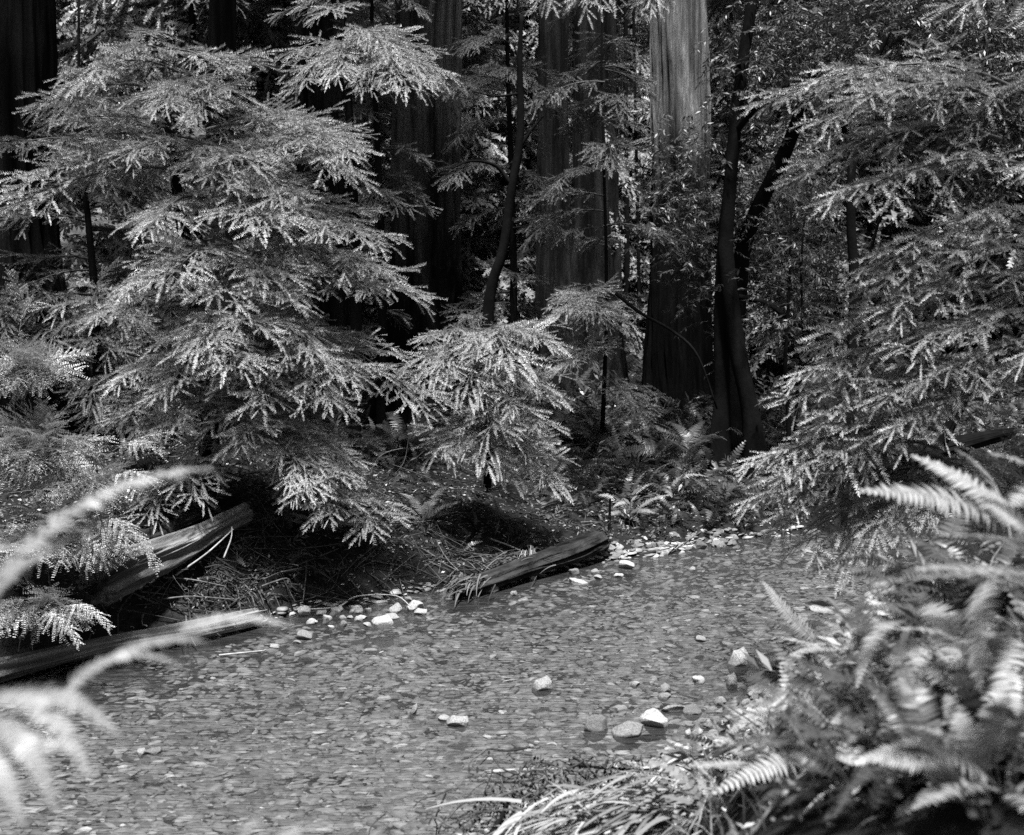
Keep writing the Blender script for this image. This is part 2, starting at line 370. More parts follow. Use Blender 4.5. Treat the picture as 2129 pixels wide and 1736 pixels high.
def bough_geo(L, seed, lod=0, width=.40, arch=.10, droop=.28, dense=1.0):
    """a flat drooping bough of chord L along x, normalised to unit length"""
    rng = np.random.default_rng(seed)
    fg = [finger(28, rng) for _ in range(4)] if lod == 0 else [finger(6, rng, 1) for _ in range(3)]
    g = Geo(); fo, fd, fl, ft, fr = [], [], [], [], []
    sway = rng.normal(0, .03)
    def main(t): return np.array([L*t, L*sway*math.sin(3*t), L*(arch*4*t*(1-t)*(1-.3*t)-0.0)])
    sp = (0.088 if lod == 0 else 0.095)/dense; n = max(6, int(L/sp))
    tube(g, [main(t) for t in np.linspace(0, 1, 9)], np.linspace(.010*L+.003, .002, 9), 4, .25, False)
    for i in range(n):
        t = .10+.88*(i+rng.uniform(-.3, .3))/n; t = min(max(t, .05), .985)
        for s in (-1, 1):
            ls = L*width*(0.22+0.78*math.sin(math.pi*min(1, (t*.80+.20)))**.8)*rng.uniform(.45, 1.25)*(1 if t > .2 else .75)
            if rng.random() < .06+.30*(math.sin(t*17+seed*1.7+s) > .55): continue
            p = main(t); tg = main(min(1, t+.02))-main(t-.02); tg /= np.linalg.norm(tg)
            an = math.radians(rng.uniform(42, 66)-18*t)*s
            d0 = np.array([tg[0]*math.cos(an)-tg[1]*math.sin(an), tg[0]*math.sin(an)+tg[1]*math.cos(an), tg[2]*.6+rng.normal(0.02, .20)])
            dr = droop*rng.uniform(.5, 1.5)*L*.5
            q = lambda r: p+d0*ls*r+np.array([0, 0, -dr*(ls/L)*r*r])
            m = max(2, int(ls/(0.044 if lod == 0 else .06)))
            tube(g, [q(r) for r in (0, .5, 1)], [.0035, .0025, .0012], 3, .35, False)
            for j in range(m+1):
                r = (j+.5)/(m+.5); r = min(r, 1)
                a0 = q(r); tt = q(min(r+.05, 1.05))-q(r-.05); tt /= np.linalg.norm(tt)
                sd = 1 if j % 2 else -1
                bb = 0 if j == m else math.radians(rng.uniform(16, 48))*sd
                bb += rng.normal(0, .22); dd = np.array([tt[0]*math.cos(bb)-tt[1]*math.sin(bb), tt[0]*math.sin(bb)+tt[1]*math.cos(bb), tt[2]*.8+rng.normal(-.03, .22)])
                if rng.random() < .06: dd[2] -= rng.uniform(.2, .9)
                fo.append(a0); fd.append(dd); fl.append((.105+.085*math.sin(math.pi*min(1, r*.8+.15)))*rng.uniform(.6, 1.35)*(1.0 if lod == 0 else 1.1))
                ft.append(rng.uniform(.72, 1.12)*(.8+.35*t)); fr.append(rng.normal(0, .35))
    # end of the stem
    fo.append(main(.97)); fd.append(np.array([1, 0, -.1])); fl.append(.09); ft.append(1.1); fr.append(0)
    fo, fd, fl, ft, fr = map(np.array, (fo, fd, fl, ft, fr))
    A = frame(fd, roll=fr)*fl[:, None, None]; pick = rng.integers(0, len(fg), len(fo))
    for k, f in enumerate(fg):
        m = pick == k; g.scatter(f, A[m], fo[m], ft[m])
    V, F3, F4, T = g.arrays(); return V/L, F3, F4, T
def arr_mesh(name, arr, mat, smooth=False):
    g = Geo(); g.add(*arr[:3], tone=arr[3]); return g.mesh(name, mat, smooth)
BOUGH = {}
for L in (0.6, 1.0, 1.6, 2.3):
    BOUGH[L] = [arr_mesh('bough', bough_geo(L, int(L*100)+s, 0, width={0.6: .46, 1.0: .38, 1.6: .29, 2.3: .23}[L], arch=.07+.04*s), M['needle']) for s in range(3)]
def put_bough(tree, A, B, rng, roll=None, name='bough', wide=1.0, mset=None):
    L = np.linalg.norm(np.asarray(A)-np.asarray(B))
    key = min(BOUGH, key=lambda q: abs(math.log(q/L)))
    me = (mset or BOUGH)[key][rng.integers(0, 3)]
    return child(name, me, tree, span(A, B, rng.normal(0, .12) if roll is None else roll, wide=wide))

def stem_part(tree, name, ctrl, rad, mat, sides=10, n=24, **k):
    g = Geo(); tube(g, path(ctrl, n)-np.array(tree.location), path(np.array(rad, float)[:, None]*[1, 1, 1], n)[:, 0], sides, **k)
    return link(name, g.mesh(name, mat, True), tree)

# young conifer over the far bank (left)
def conifer(base, top_z, lean, specs, fill, label, rng, droot=None, trunk_r=.09, group=None, mset=None, cat='conifer', twigs=0):
    t = thing('young_conifer', base, label, cat, group)
    b = np.array(base); top = np.array([base[0]+lean[0], base[1]+lean[1], top_z])
    ax = lambda f: b+(top-b)*f
    stem_part(t, 'trunk', [ax(0)-[0, 0, .2], ax(.3)+[.05, 0, 0], ax(.7)-[.04, 0, 0], ax(1)], [trunk_r*1.3, trunk_r, trunk_r*.5, .012], M['bark'], 8, 18)
    for i_, (ru, rv, tu, tv, dr, dt) in enumerate(specs):
        if len(specs) > 30 and i_ % 6 == 5: continue
        put_bough(t, P(ru, rv, dr), P(tu, tv, dt), rng)
    H = top_z-base[2]
    for (f, az, L, dz) in fill:
        A = ax(f); B = A+np.array([math.cos(az), math.sin(az), 0])*L+[0, 0, dz*L]
        put_bough(t, A, B, rng, mset=mset)
    if twigs:
        for k in range(twigs):
            f = rng.uniform(.08, .8); az = rng.uniform(0, 2*math.pi); A = ax(f)+np.array([math.cos(az), math.sin(az), 0])*rng.uniform(.1, 1.3)*(1.1-f)
            B = A+np.array([math.cos(az)*.5, math.sin(az)*.5-.2, rng.uniform(-.9, -.1)])*rng.uniform(.3, .8); child('dead_twig', DT[k % 5], t, span(A, B, rng.uniform(-3, 3)))
    return t
def dead_twig(seed):
    r = np.random.default_rng(seed); g = Geo(); f = lambda t: np.array([t, .08*math.sin(4*t+seed), .16*math.sin(math.pi*t)])
    tube(g, [f(t) for t in np.linspace(0, 1, 14)], np.linspace(.010, .004, 14), 4, 1, False)
    for k in range(7):
        t = r.uniform(.2, .95); p = f(t); d = np.array([.5, r.normal(0, .6), r.normal(0, .5)]); l = r.uniform(.08, .3)
        tube(g, path([p, p+d*l*.5+[0, 0, .02], p+d*l], 6), np.linspace(.006, .0025, 6), 3, 1, False)
    return g.mesh('dead_twig', M['twig'])
DT = [dead_twig(s) for s in range(5)]
rng = np.random.default_rng(21)
LT = [ # root u v, tip u v, depth root, depth tip
 (350, 95, 300, 62, 11.9, 11.5), (350, 110, 230, 120, 11.9, 11.3), (360, 110, 470, 150, 11.9, 11.3),
 (370, 150, 150, 175, 11.9, 11.0), (380, 190, 515, 122, 12, 11.3), (380, 200, 45, 205, 11.9, 10.8), (390, 210, 60, 232, 11.9, 11.2), (400, 200, 505, 195, 12, 11),
 (390, 180, 330, 230, 12, 10.7), (400, 200, 420, 250, 12, 10.8),
 (410, 290, 90, 300, 12, 11.3), (410, 300, 100, 370, 12, 11), (420, 340, 20, 400, 12, 11.2), (420, 360, 0, 440, 12, 11.0), (420, 300, 250, 330, 12, 10.8),
 (420, 290, 640, 262, 12, 11.2), (430, 270, 740, 300, 12, 10.9), (500, 275, 828, 312, 11.6, 10.7), (430, 300, 745, 372, 12, 10.7), (560, 300, 740, 335, 11.5, 10.5), (430, 310, 540, 350, 12, 10.6), (430, 320, 480, 390, 12, 10.6),
 (430, 350, 640, 400, 12, 10.9), (430, 420, 150, 530, 11.9, 10.7), (440, 420, 300, 480, 11.9, 10.4), (430, 430, 600, 430, 12, 10.6), (480, 430, 700, 500, 11.6, 10.5), (560, 440, 795, 512, 11.4, 10.5),
 (440, 440, 560, 480, 11.9, 10.3), (440, 440, 400, 500, 12, 10.3), (440, 470, 690, 560, 12, 11), (440, 540, 260, 610, 11.9, 10.6), (450, 540, 330, 600, 11.9, 10.2), (440, 550, 560, 590, 12, 10.4),
 (450, 560, 800, 565, 12, 10.6), (470, 570, 810, 612, 12, 10.5), (600, 590, 885, 620, 11.6, 10.6), (450, 560, 620, 640, 12, 10.4), (450, 570, 500, 640, 12, 10.3),
 (440, 620, 190, 670, 11.9, 10.6), (440, 640, 90, 640, 11.9, 11.0), (450, 650, 330, 720, 11.9, 10.2), (450, 660, 420, 735, 11.9, 10.1), (460, 660, 560, 690, 11.9, 10.2), (460, 660, 660, 745, 11.9, 10.3),
 (500, 700, 740, 790, 11.7, 10.4), (450, 710, 480, 770, 11.9, 10.1), (460, 720, 600, 800, 11.9, 10.1), (460, 720, 700, 850, 11.9, 10.3), (600, 700, 885, 850, 11.8, 10.9), (440, 740, 240, 800, 11.9, 10.5), (440, 760, 340, 830, 11.9, 10.3), (450, 770, 560, 855, 11.9, 10.3), (450, 700, 730, 700, 12.2, 11.4),
 (440, 820, 240, 880, 11.9, 10.7), (440, 830, 330, 920, 11.9, 10.5), (450, 840, 520, 930, 11.9, 10.4), (460, 850, 640, 900, 12, 10.9), (460, 850, 740, 960, 12, 11), 
 (460, 900, 570, 1010, 11.9, 10.4), (460, 900, 400, 1040, 11.9, 10.3), (470, 930, 720, 1000, 11.9, 10.4), (470, 930, 650, 1030, 11.9, 10.2), (560, 960, 790, 1110, 11.7, 10.6), (450, 950, 300, 1080, 11.9, 10.5), (460, 960, 500, 1060, 11.9, 10.1), (560, 980, 700, 1080, 11.6, 10.3)]
b = P(440, 1000, 12.0); base = (b[0], 12.0, gz(b[0], 12.0))
top = P(335, 30, 12.0)
fill = [(rng.uniform(.15, .95), rng.uniform(0, 2*math.pi), 0, 0) for _ in range(4)]
fill = [(f, a, 2.0*(1-f)**.8+.35, rng.uniform(-.35, .0)) for f, a, _, _ in fill]
conifer(base, top[2], (top[0]-b[0], 0), LT, fill, 'large bright drooping young conifer spreading over the far bank at left', rng, twigs=34)
MT = [(1000, 680, 985, 655, 13, 12.7), (1000, 690, 890, 700, 13, 12.3), (1000, 690, 1110, 690, 13, 12.3), (1000, 700, 1140, 715, 13, 12.2), (1000, 700, 1060, 760, 13, 11.8), (1000, 700, 930, 760, 13, 12),
 (1000, 740, 870, 790, 13, 12), (1000, 760, 1130, 800, 13, 12.1), (1010, 760, 960, 820, 13, 11.9), (1010, 790, 1145, 825, 13, 12.2), (1010, 800, 1090, 850, 13, 11.9), (1010, 830, 1140, 880, 13, 12), (1010, 840, 1030, 900, 13, 11.8), (1010, 870, 910, 945, 13, 12), (1010, 880, 1000, 960, 13, 11.9), (1010, 890, 1110, 930, 13, 12.1), (1005, 860, 975, 925, 13.2, 12.2), (1010, 870, 1050, 985, 13.2, 12.1), (1020, 930, 1150, 1010, 13, 12.2)]
b = P(1010, 1010, 14.3); top = P(1000, 660, 13.0)
fill = [(rng.uniform(.2, .9), rng.uniform(0, 2*math.pi), rng.uniform(.3, .5), rng.uniform(-.6, -.2)) for _ in range(4)]
conifer((b[0], 14.3, gz(b[0], 14.3)), top[2], (0, -1.3), MT, fill, 'small pale conifer standing in front of the broad black redwood trunk', rng, trunk_r=.04, twigs=14)
# boughs that hang in the mid-distance, each set on its own slender tree
b = P(735, 900, 14.0)
ST = [(735, 100, 610, 195, 14, 12.9), (735, 90, 690, 165, 14, 12.7), (740, 80, 800, 110, 14, 13), (740, 90, 900, 165, 14, 12.8), (740, 110, 850, 190, 14, 12.6), (740, 120, 760, 190, 14, 12.8)]
fill = [(rng.uniform(.4, .98), rng.uniform(0, 2*math.pi), rng.uniform(.6, 1.0), rng.uniform(-.4, -.1)) for _ in range(9)]
conifer((b[0], 14.0, gz(b[0], 14.0)), 8.5, (0, 0), ST, fill, 'slender conifer with a bright bough across the redwood trunk left of centre', rng, trunk_r=.06)
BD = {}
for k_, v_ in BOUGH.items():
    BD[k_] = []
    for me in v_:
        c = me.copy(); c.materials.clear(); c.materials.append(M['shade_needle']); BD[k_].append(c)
b = P(1250, 900, 16.5)
ST = [(1250, 640, 1175, 655, 16.5, 15), (1250, 640, 1250, 665, 16.5, 15), (1260, 740, 1160, 780, 16.5, 15.3)]
fill = [(rng.uniform(.1, .98), rng.uniform(0, 2*math.pi), rng.uniform(.6, 1.1), rng.uniform(-.4, -.1)) for _ in range(36)]
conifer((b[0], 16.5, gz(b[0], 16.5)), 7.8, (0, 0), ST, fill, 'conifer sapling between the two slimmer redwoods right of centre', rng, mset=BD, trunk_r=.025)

# the near conifer whose boughs reach in from the right edge
b = (4.6, 8.2); base = (b[0], b[1], gz(*b))
RT = [ (2100, 180, 1700, 170, 8.6, 8.3), (1960, 190, 1575, 218, 8.6, 8.4), (2050, 200, 1690, 260, 8.5, 8.1), (2100, 240, 1760, 215, 8.5, 8.0),
 (2080, 290, 1640, 385, 8.6, 8.4), (2100, 300, 1700, 330, 8.6, 8.2), (2150, 350, 1730, 420, 8.5, 8.1), 
 (2200, 430, 1880, 500, 8.5, 8.2), (2200, 500, 1800, 560, 8.5, 8.2), (2200, 540, 1790, 610, 8.5, 8.2), (2200, 560, 1830, 650, 8.5, 8), (2250, 600, 1950, 680, 8.3, 7.6),
 (2200, 620, 1690, 730, 8.5, 8.5), (2150, 640, 1750, 780, 8.5, 8.3), (2250, 650, 1870, 730, 8.4, 7.8), (2050, 700, 1660, 790, 8.5, 8.4), (2250, 720, 1920, 800, 8.4, 7.9), (2250, 700, 2020, 760, 8.2, 7.5),
 (2050, 760, 1622, 835, 8.5, 8.4), (2050, 780, 1680, 900, 8.5, 8.3), (2150, 780, 1800, 850, 8.5, 8.1), (2200, 800, 1850, 900, 8.4, 8), (2050, 830, 1720, 960, 8.5, 8.3), (2100, 850, 1850, 970, 8.5, 8.2),
 (1980, 900, 1565, 968, 8.5, 8.4), (1950, 930, 1590, 1010, 8.5, 8.3), (1960, 950, 1560, 1055, 8.5, 8.4), (1980, 980, 1610, 1110, 8.5, 8.3), (1900, 1000, 1680, 1140, 8.5, 8.2), (2050, 900, 1760, 1040, 8.5, 8.1), (2050, 950, 1800, 1110, 8.5, 8.0), (1980, 1020, 1740, 1170, 8.5, 8.1)]
fill = []
for _ in range(11):
    f = rng.uniform(.05, .7); az = rng.uniform(math.pi*.75, math.pi*1.3); fill.append((f, az, rng.uniform(1.2, 2.2), rng.uniform(-.35, .05)))
conifer(base, 7.0, (0.1, 0), RT, fill, 'near conifer reaching pale flat sprays in from the right edge', rng, trunk_r=.12)
# bough from above the frame
b = P(1500, 900, 11.0)
q_ = P(1575, 950, 15.75); ht = thing('conifer_bough_tree', (q_[0], 15.75, gz(q_[0], 15.75)), 'tall slim conifer whose bright bough tips hang in at the top edge', 'conifer')
stem_part(ht, 'trunk', [P(1575, 965, 15.75), P(1558, 860, 15.75), P(1531, 723, 15.7), P(1512, 560, 15.7), P(1513, 470, 15.7), P(1534, 221, 15.6), P(1560, 0, 15.5), P(1540, -300, 15.2)], [.04, .04, .04, .035, .03, .03, .03, .02], M['bark'], 7, 30)
ht.name = 'slim_conifer'
for (ru, rv, tu, tv, dr, dt) in [(1400, -200, 1130, 0, 14.5, 12.5), (1400, -190, 1200, 12, 14.5, 12.5), (1440, -170, 1335, 22, 14.5, 12.8)]:
    put_bough(ht, P(ru, rv, dr), P(tu, tv, dt), rng)

# ------------------------------------------------------------------ redwoods
def crown_geo(seed, H=11.0, R=2.6, n=70, lod=1):
    rng = np.random.default_rng(seed); g = Geo()
    B = [bough_geo(L, seed*10+k, 1, width=.40, arch=.08) for k, L in enumerate((1.4, 2.0))]
    for k in range(n):
        f = (k+.5)/n; z = H*f; L = (R*(1-f)**.75+.5)*rng.uniform(.7, 1.15); az = k*2.4+rng.normal(0, .3)
        d = np.array([math.cos(az), math.sin(az), rng.uniform(-.45, -.05)])*L
        A = frame(d[None], roll=rng.normal(0, .2, 1))*np.linalg.norm(d)
        g.scatter(B[k % 2], A, np.array([[0, 0, z]]), rng.uniform(.75, 1.2, 1))
    return g.arrays()
CR = [arr_mesh('crown', crown_geo(s), M['needle_far']) for s in (1, 2, 3)]
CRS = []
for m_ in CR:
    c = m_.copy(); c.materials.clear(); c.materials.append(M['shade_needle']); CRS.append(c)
def redwood(pts, rad, label, flare=1.35, crown=True, seed=0, mat='redwood', ridg=38, rough=.07, name='redwood_tree', cr=None, group=None, cat='redwood tree'):
    """pts: picture points (u, v, depth) from the foot up; rad in metres"""
    W = [P(*p) for p in pts]; d = pts[0][2]; z0 = gz(W[0][0], d); x0 = W[0][0]
    t = thing(name, (x0, d, z0), label, cat, group)
    ctrl = [np.array([x0, d, z0-.3])]+[q for q in W if q[2] > z0+.4]
    rr = [rad[0]*flare]+list(rad[-(len(ctrl)-1):])
    ctrl.append(ctrl[-1]+(ctrl[-1]-ctrl[-2])/max(1e-3, (ctrl[-1]-ctrl[-2])[2])*8); rr.append(rr[-1]*.8)
    r = np.random.default_rng(seed+50)
    if mat.startswith('redwood'):
        g = Geo(); n = 150; bark_tube(g, path(ctrl, n)-np.array(t.location), path(np.array(rr, float)[:, None]*[1, 1, 1], n)[:, 0], 230, .22, 5.0, seed)
        link('trunk', g.mesh('trunk', M[mat], False), t)
    else: stem_part(t, 'trunk', ctrl, rr, M[mat], 24, 70, cap=False, rough=rough, ridges=ridg, rng=r)
    if crown and seed not in (8, 4, 5, 6, 7):
        c = child('crown', CRS[seed % 3], t, Matrix.Translation(Vector((float(ctrl[-1][0]), d, 11.5+.18*max(0, d-18)))) @ Matrix.Diagonal((.85, .85, 1.0, 1)))
    return t
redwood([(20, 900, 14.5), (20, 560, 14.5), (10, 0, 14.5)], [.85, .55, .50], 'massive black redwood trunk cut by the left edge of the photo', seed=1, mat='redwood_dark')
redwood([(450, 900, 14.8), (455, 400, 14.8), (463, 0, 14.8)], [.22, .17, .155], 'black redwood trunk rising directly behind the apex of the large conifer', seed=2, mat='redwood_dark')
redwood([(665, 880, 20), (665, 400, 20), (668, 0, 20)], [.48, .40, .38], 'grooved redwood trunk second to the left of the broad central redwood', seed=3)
redwood([(885, 885, 17.5), (886, 640, 17.5), (887, 300, 17.5), (890, 0, 17.5)], [.62, .50, .46, .43], 'broad grooved redwood trunk nearest the photo centre with a dark shaded foot', seed=4, mat='redwood_shaded')
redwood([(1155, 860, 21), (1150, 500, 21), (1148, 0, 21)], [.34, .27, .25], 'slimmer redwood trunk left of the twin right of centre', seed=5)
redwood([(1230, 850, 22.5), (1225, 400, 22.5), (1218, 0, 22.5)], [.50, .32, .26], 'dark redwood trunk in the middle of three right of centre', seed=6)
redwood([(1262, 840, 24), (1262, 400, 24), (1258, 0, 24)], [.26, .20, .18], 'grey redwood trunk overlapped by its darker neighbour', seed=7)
redwood([(1412, 890, 19.3), (1412, 640, 19.3), (1412, 300, 19.3), (1411, 0, 19.3)], [.53, .47, .43, .40], 'tall redwood trunk with sunlit stringy bark at the top', seed=8, mat='redwood_sunlit', flare=1.12)
redwood([(1738, 820, 23), (1738, 400, 23), (1738, 0, 23)], [.22, .19, .17], 'dim redwood trunk behind the near conifer on the right', seed=9)
redwood([(1680, 820, 26), (1680, 400, 26), (1685, 0, 26)], [.32, .29, .27], 'far redwood trunk seen past the leaning laurel stem', seed=10)
redwood([(560, 860, 25), (560, 400, 25), (560, 0, 25)], [.3, .26, .24], 'far redwood trunk behind the right half of the large conifer', seed=11)
redwood([(1040, 850, 27), (1040, 400, 27), (1035, 0, 27)], [.3, .26, .24], 'far redwood trunk between the central trunk and the slimmer pair', seed=12)
redwood([(1304, 830, 31), (1302, 400, 31), (1300, 0, 31)], [.07, .06, .05], 'thin pole of a tree in the bright gap beside the tall redwood', mat='bark', ridg=0, crown=False, seed=13, name='thin_tree', cat='tree')
redwood([(1330, 830, 29), (1328, 600, 29), (1326, 500, 29)], [.06, .05, .04], 'thin stem low in the bright gap left of the tall redwood', mat='bark', ridg=0, crown=False, seed=14, name='thin_tree', cat='tree')
redwood([(420, 300, 27), (408, 60, 27), (405, 0, 27)], [.2, .2, .19], 'pale far trunk glimpsed above the top of the large conifer', mat='pale_bark', ridg=0, crown=False, seed=15, name='pale_tree', cat='tree')

# ------------------------------------------------------------------ background conifers
rows = [(21.5, [-8.6, -5.6, 6.2, 8.8]), (25, [-9.6, -6.3, -4.2, -1.4, .3, 6.2, 8.9]), (28.5, [-11, -8.4, -5.4, -2.6, -.6, 5.2, 7.2, 9.8, 12]), (34, [-14, -11, -8, -5, -2.5, 0.3, 3.3, 6.2, 8, 11, 14]), (41, [-17, -13.5, -10, -6.5, -3.2, -.4, 2.6, 6.5, 10, 13.5, 17]), (50, [-20, -16, -12, -8, -4, -1, 3, 5.5, 9, 13, 17, 21])]
DP = ['in the first rank behind the redwoods', 'in the second rank behind the redwoods', 'in the middle of the wood', 'in the far wood', 'near the back of the wood', 'on the far hillside']
k = 0
for ri, (y, xl) in enumerate(rows):
    for j, x in enumerate(xl):
        x += rng.normal(0, .3); yy = y+rng.normal(0, .9); z = gz(x, yy); s = rng.uniform(.85, 1.25)*(1+ri*.08)
        u = 1064+FPX*x/yy
        side = 'left' if u < 700 else ('centre' if u < 1400 else 'right')
        t = thing('forest_conifer', (x, yy, z), 'feathery dark conifer %s, %s of the photo' % (DP[ri], side), 'conifer', 'conifers standing behind the redwoods, %s %s' % (side, DP[ri]))
        g = Geo(); tube(g, path([(0, 0, -.3), (.05, 0, 5), (0, 0, 12*s)], 12), np.linspace(.11, .02, 12), 7)
        link('trunk', g.mesh('trunk', M['bark'], True), t)
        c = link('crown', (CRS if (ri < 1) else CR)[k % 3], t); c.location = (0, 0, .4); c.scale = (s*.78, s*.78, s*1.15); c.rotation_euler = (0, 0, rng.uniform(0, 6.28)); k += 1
# ------------------------------------------------------------------ laurels (bay trees)
def twig_leaves(rng, n=11):
    g = Geo(); tube(g, [(0, 0, 0), (.5, 0, .02), (1, 0, -.1)], [.008, .006, .003], 3, .3, False)
    for k in range(n):
        t = .15+.85*k/n; s = 1 if k % 2 else -1; an = math.radians(rng.uniform(25, 60))*s; L = rng.uniform(.22, .34); wd = L*.13
        d = np.array([math.cos(an), math.sin(an), rng.uniform(-.7, .15)]); d /= np.linalg.norm(d)
        F = frame(d[None], roll=rng.normal(0, .6, 1))[0]; o = np.array([t, 0, .02-.12*t*t])
        V = [o, o+F@[L*.45, wd, .01], o+F@[L, 0, -.02], o+F@[L*.45, -wd, .01]]
        g.add(V, None, [[0, 1, 2, 3]], rng.uniform(.6, 1.3))
    return g.arrays()
TW = [twig_leaves(np.random.default_rng(q)) for q in range(4)]
def leafy_cloud(centres, n, size, seed, spread):
    rng = np.random.default_rng(seed); g = Geo(); C = np.array(centres)
    idx = rng.integers(0, len(C), n); Pp = C[idx]+rng.normal(0, 1, (n, 3))*np.array(spread)
    d = rng.normal(0, 1, (n, 3)); d[:, 2] = d[:, 2]*.4-.35
    A = frame(d, roll=rng.normal(0, .4, n))*(size*rng.uniform(.7, 1.3, n))[:, None, None]; pk = rng.integers(0, 4, n)
    for k in range(4):
        m = pk == k; g.scatter(TW[k], A[m], Pp[m], rng.uniform(.7, 1.2, m.sum()))
    return g
def laurel(base_uvd, stems, clouds, label, seed, n=900, size=.26, spread=(.35, .4, .35), mat='laurel', name='laurel_tree', cat='laurel tree'):
    b = P(*base_uvd); base = np.array([b[0], base_uvd[2], gz(b[0], base_uvd[2])])
    t = thing(name, base, label, cat)
    for nm, ctrl, rad in stems:
        c = [P(*q) for q in ctrl]
        if nm == 'trunk': c[0] = np.array([c[0][0], c[0][1], gz(c[0][0], c[0][1])-.15])
        stem_part(t, nm, c, rad, M['bark'], 14, 40, rough=.03, rng=np.random.default_rng(seed))
    if clouds:
        g = leafy_cloud([P(*q) for q in clouds], int(n*1.5), size, seed, spread)
        V, F3, F4, T = g.arrays(); g = Geo(); g.add(V-base, F3, F4, T)
        link('crown', g.mesh('crown', M[mat]), t)
    return t
D = 15.5
laurel((1500, 950, D), [('trunk', [(1488, 950, D), (1500, 850, D), (1499, 700, D), (1500, 600, D), (1506, 480, D+.1), (1515, 380, D+.1)], [.20, .11, .10, .09, .08, .06])],
       [(1480, 300, D+.3), (1450, 420, D+.6), (1420, 320, 17), (1450, 520, 17), (1400, 480, 17.5), (1470, 600, 17), (1400, 380, 17)], 'straight dark laurel trunk left of the leaning one, sharing its root mound', 31, 380, .26, (.25, .3, .3))
laurel((1575, 960, D-.3), [('trunk', [(1578, 965, D-.3), (1560, 860, D-.3), (1532, 723, D-.2), (1511, 560, D-.2), (1511, 470, D-.2), (1532, 221, D-.2), (1563, 0, D-.2), (1575, -120, D-.2)], [.22, .115, .11, .10, .085, .075, .07, .065]),
        ('limb', [(1528, 275, D-.2), (1560, 235, D-.4), (1610, 190, D-.6), (1690, 160, D-.8)], [.05, .04, .03, .02]),
        ('limb', [(1536, 617, D-.2), (1590, 630, D-.3), (1638, 660, D-.5), (1702, 706, D-.8), (1745, 780, D-1)], [.035, .04, .035, .03, .02])],
       [(1600, 150, D), (1650, 100, D), (1700, 60, D+.5), (1620, 60, D+1), (1750, 40, D+1)], 'tall leaning black laurel trunk with a bare drooping limb', 32, 800)
laurel((1530, 930, 16.2), [('trunk', [(1525, 900, 16.2), (1535, 600, 16.2), (1560, 470, 16.0), (1634, 310, 15.7), (1700, 130, 15.4)], [.13, .11, .10, .09, .06])],
       [(1600, 400, 18.3), (1620, 500, 18.5), (1650, 320, 18.5), (1590, 560, 18.5), (1560, 430, 18.5), (1640, 620, 19), (1700, 520, 19), (1700, 400, 19)], 'laurel stem slanting up to the right behind the black trunks', 33, 1100)
laurel((1765, 950, 13.5), [('trunk', [(1762, 950, 13.5), (1768, 800, 13.5), (1775, 600, 13.5), (1768, 450, 13.5), (1772, 330, 13.5), (1790, 200, 13.5), (1850, 60, 13.5)], [.06, .055, .055, .05, .045, .04, .03]),
        ('limb', [(1785, 640, 13.5), (1810, 520, 13.4), (1850, 380, 13.2)], [.02, .018, .012])],
       [(1820, 60, 14.2), (1900, 80, 14), (1960, 40, 14), (2040, 70, 14), (2080, 160, 14.2), (2100, 300, 14.5), (1850, 160, 14.5), (2000, 180, 14.5)], 'thin black laurel stem rising behind the near conifer boughs', 34, 1300)
laurel((1640, 955, 14.8), [('trunk', [(1642, 955, 14.8), (1638, 850, 14.8), (1632, 760, 14.8), (1640, 600, 14.8), (1645, 420, 14.8)], [.035, .03, .025, .018, .01]),
        ('trunk', [(1655, 955, 14.9), (1655, 850, 14.9), (1668, 700, 14.9), (1665, 560, 14.9), (1672, 450, 14.9)], [.03, .02, .018, .014, .01])],
       [(1640, 500, 15), (1665, 650, 15), (1630, 700, 15.5), (1690, 600, 15)], 'pair of thin dark sapling stems right of the leaning trunk', 35, 260, .22)
laurel((1100, 900, 16), [('trunk', [(1005, 900, 16), (1015, 640, 16), (1045, 520, 16), (1062, 400, 16), (1078, 310, 16), (1082, 240, 16), (1080, 130, 16), (1084, 30, 16)], [.09, .075, .06, .055, .05, .045, .035, .02]),
        ('limb', [(1060, 380, 16), (1030, 345, 16), (980, 335, 15.8), (940, 350, 15.6)], [.03, .022, .015, .01]),
        ('limb', [(1078, 310, 16), (1105, 270, 16), (1130, 240, 16)], [.025, .018, .01]),
        ('limb', [(1080, 195, 16), (1030, 200, 16), (980, 190, 16)], [.02, .012, .006])], None, 'crooked dark sapling right of the broad central trunk', 36, name='crooked_tree', cat='tree')
# dark conifer foliage around the crooked tree
fill = [(rng.uniform(.1, .98), rng.uniform(0, 2*math.pi), rng.uniform(.6, 1.1), rng.uniform(-.4, -.1)) for _ in range(48)]
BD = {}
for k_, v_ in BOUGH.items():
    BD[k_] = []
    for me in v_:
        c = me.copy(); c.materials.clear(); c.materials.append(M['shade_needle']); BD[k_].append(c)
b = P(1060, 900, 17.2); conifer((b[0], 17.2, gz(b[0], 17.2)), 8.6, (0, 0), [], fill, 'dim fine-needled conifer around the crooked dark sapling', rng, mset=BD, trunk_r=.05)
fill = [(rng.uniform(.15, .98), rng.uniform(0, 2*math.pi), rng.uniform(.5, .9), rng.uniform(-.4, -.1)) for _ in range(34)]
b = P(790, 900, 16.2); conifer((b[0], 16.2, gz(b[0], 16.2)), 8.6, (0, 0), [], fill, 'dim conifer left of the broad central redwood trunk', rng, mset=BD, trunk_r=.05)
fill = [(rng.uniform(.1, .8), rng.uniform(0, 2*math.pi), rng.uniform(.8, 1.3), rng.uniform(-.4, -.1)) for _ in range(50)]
b = P(200, 900, 14); conifer((b[0], 14, gz(b[0], 14)), 6.0, (0, 0), [], fill, 'dim conifer hidden behind the left side of the large one', rng, mset=BD, trunk_r=.05)

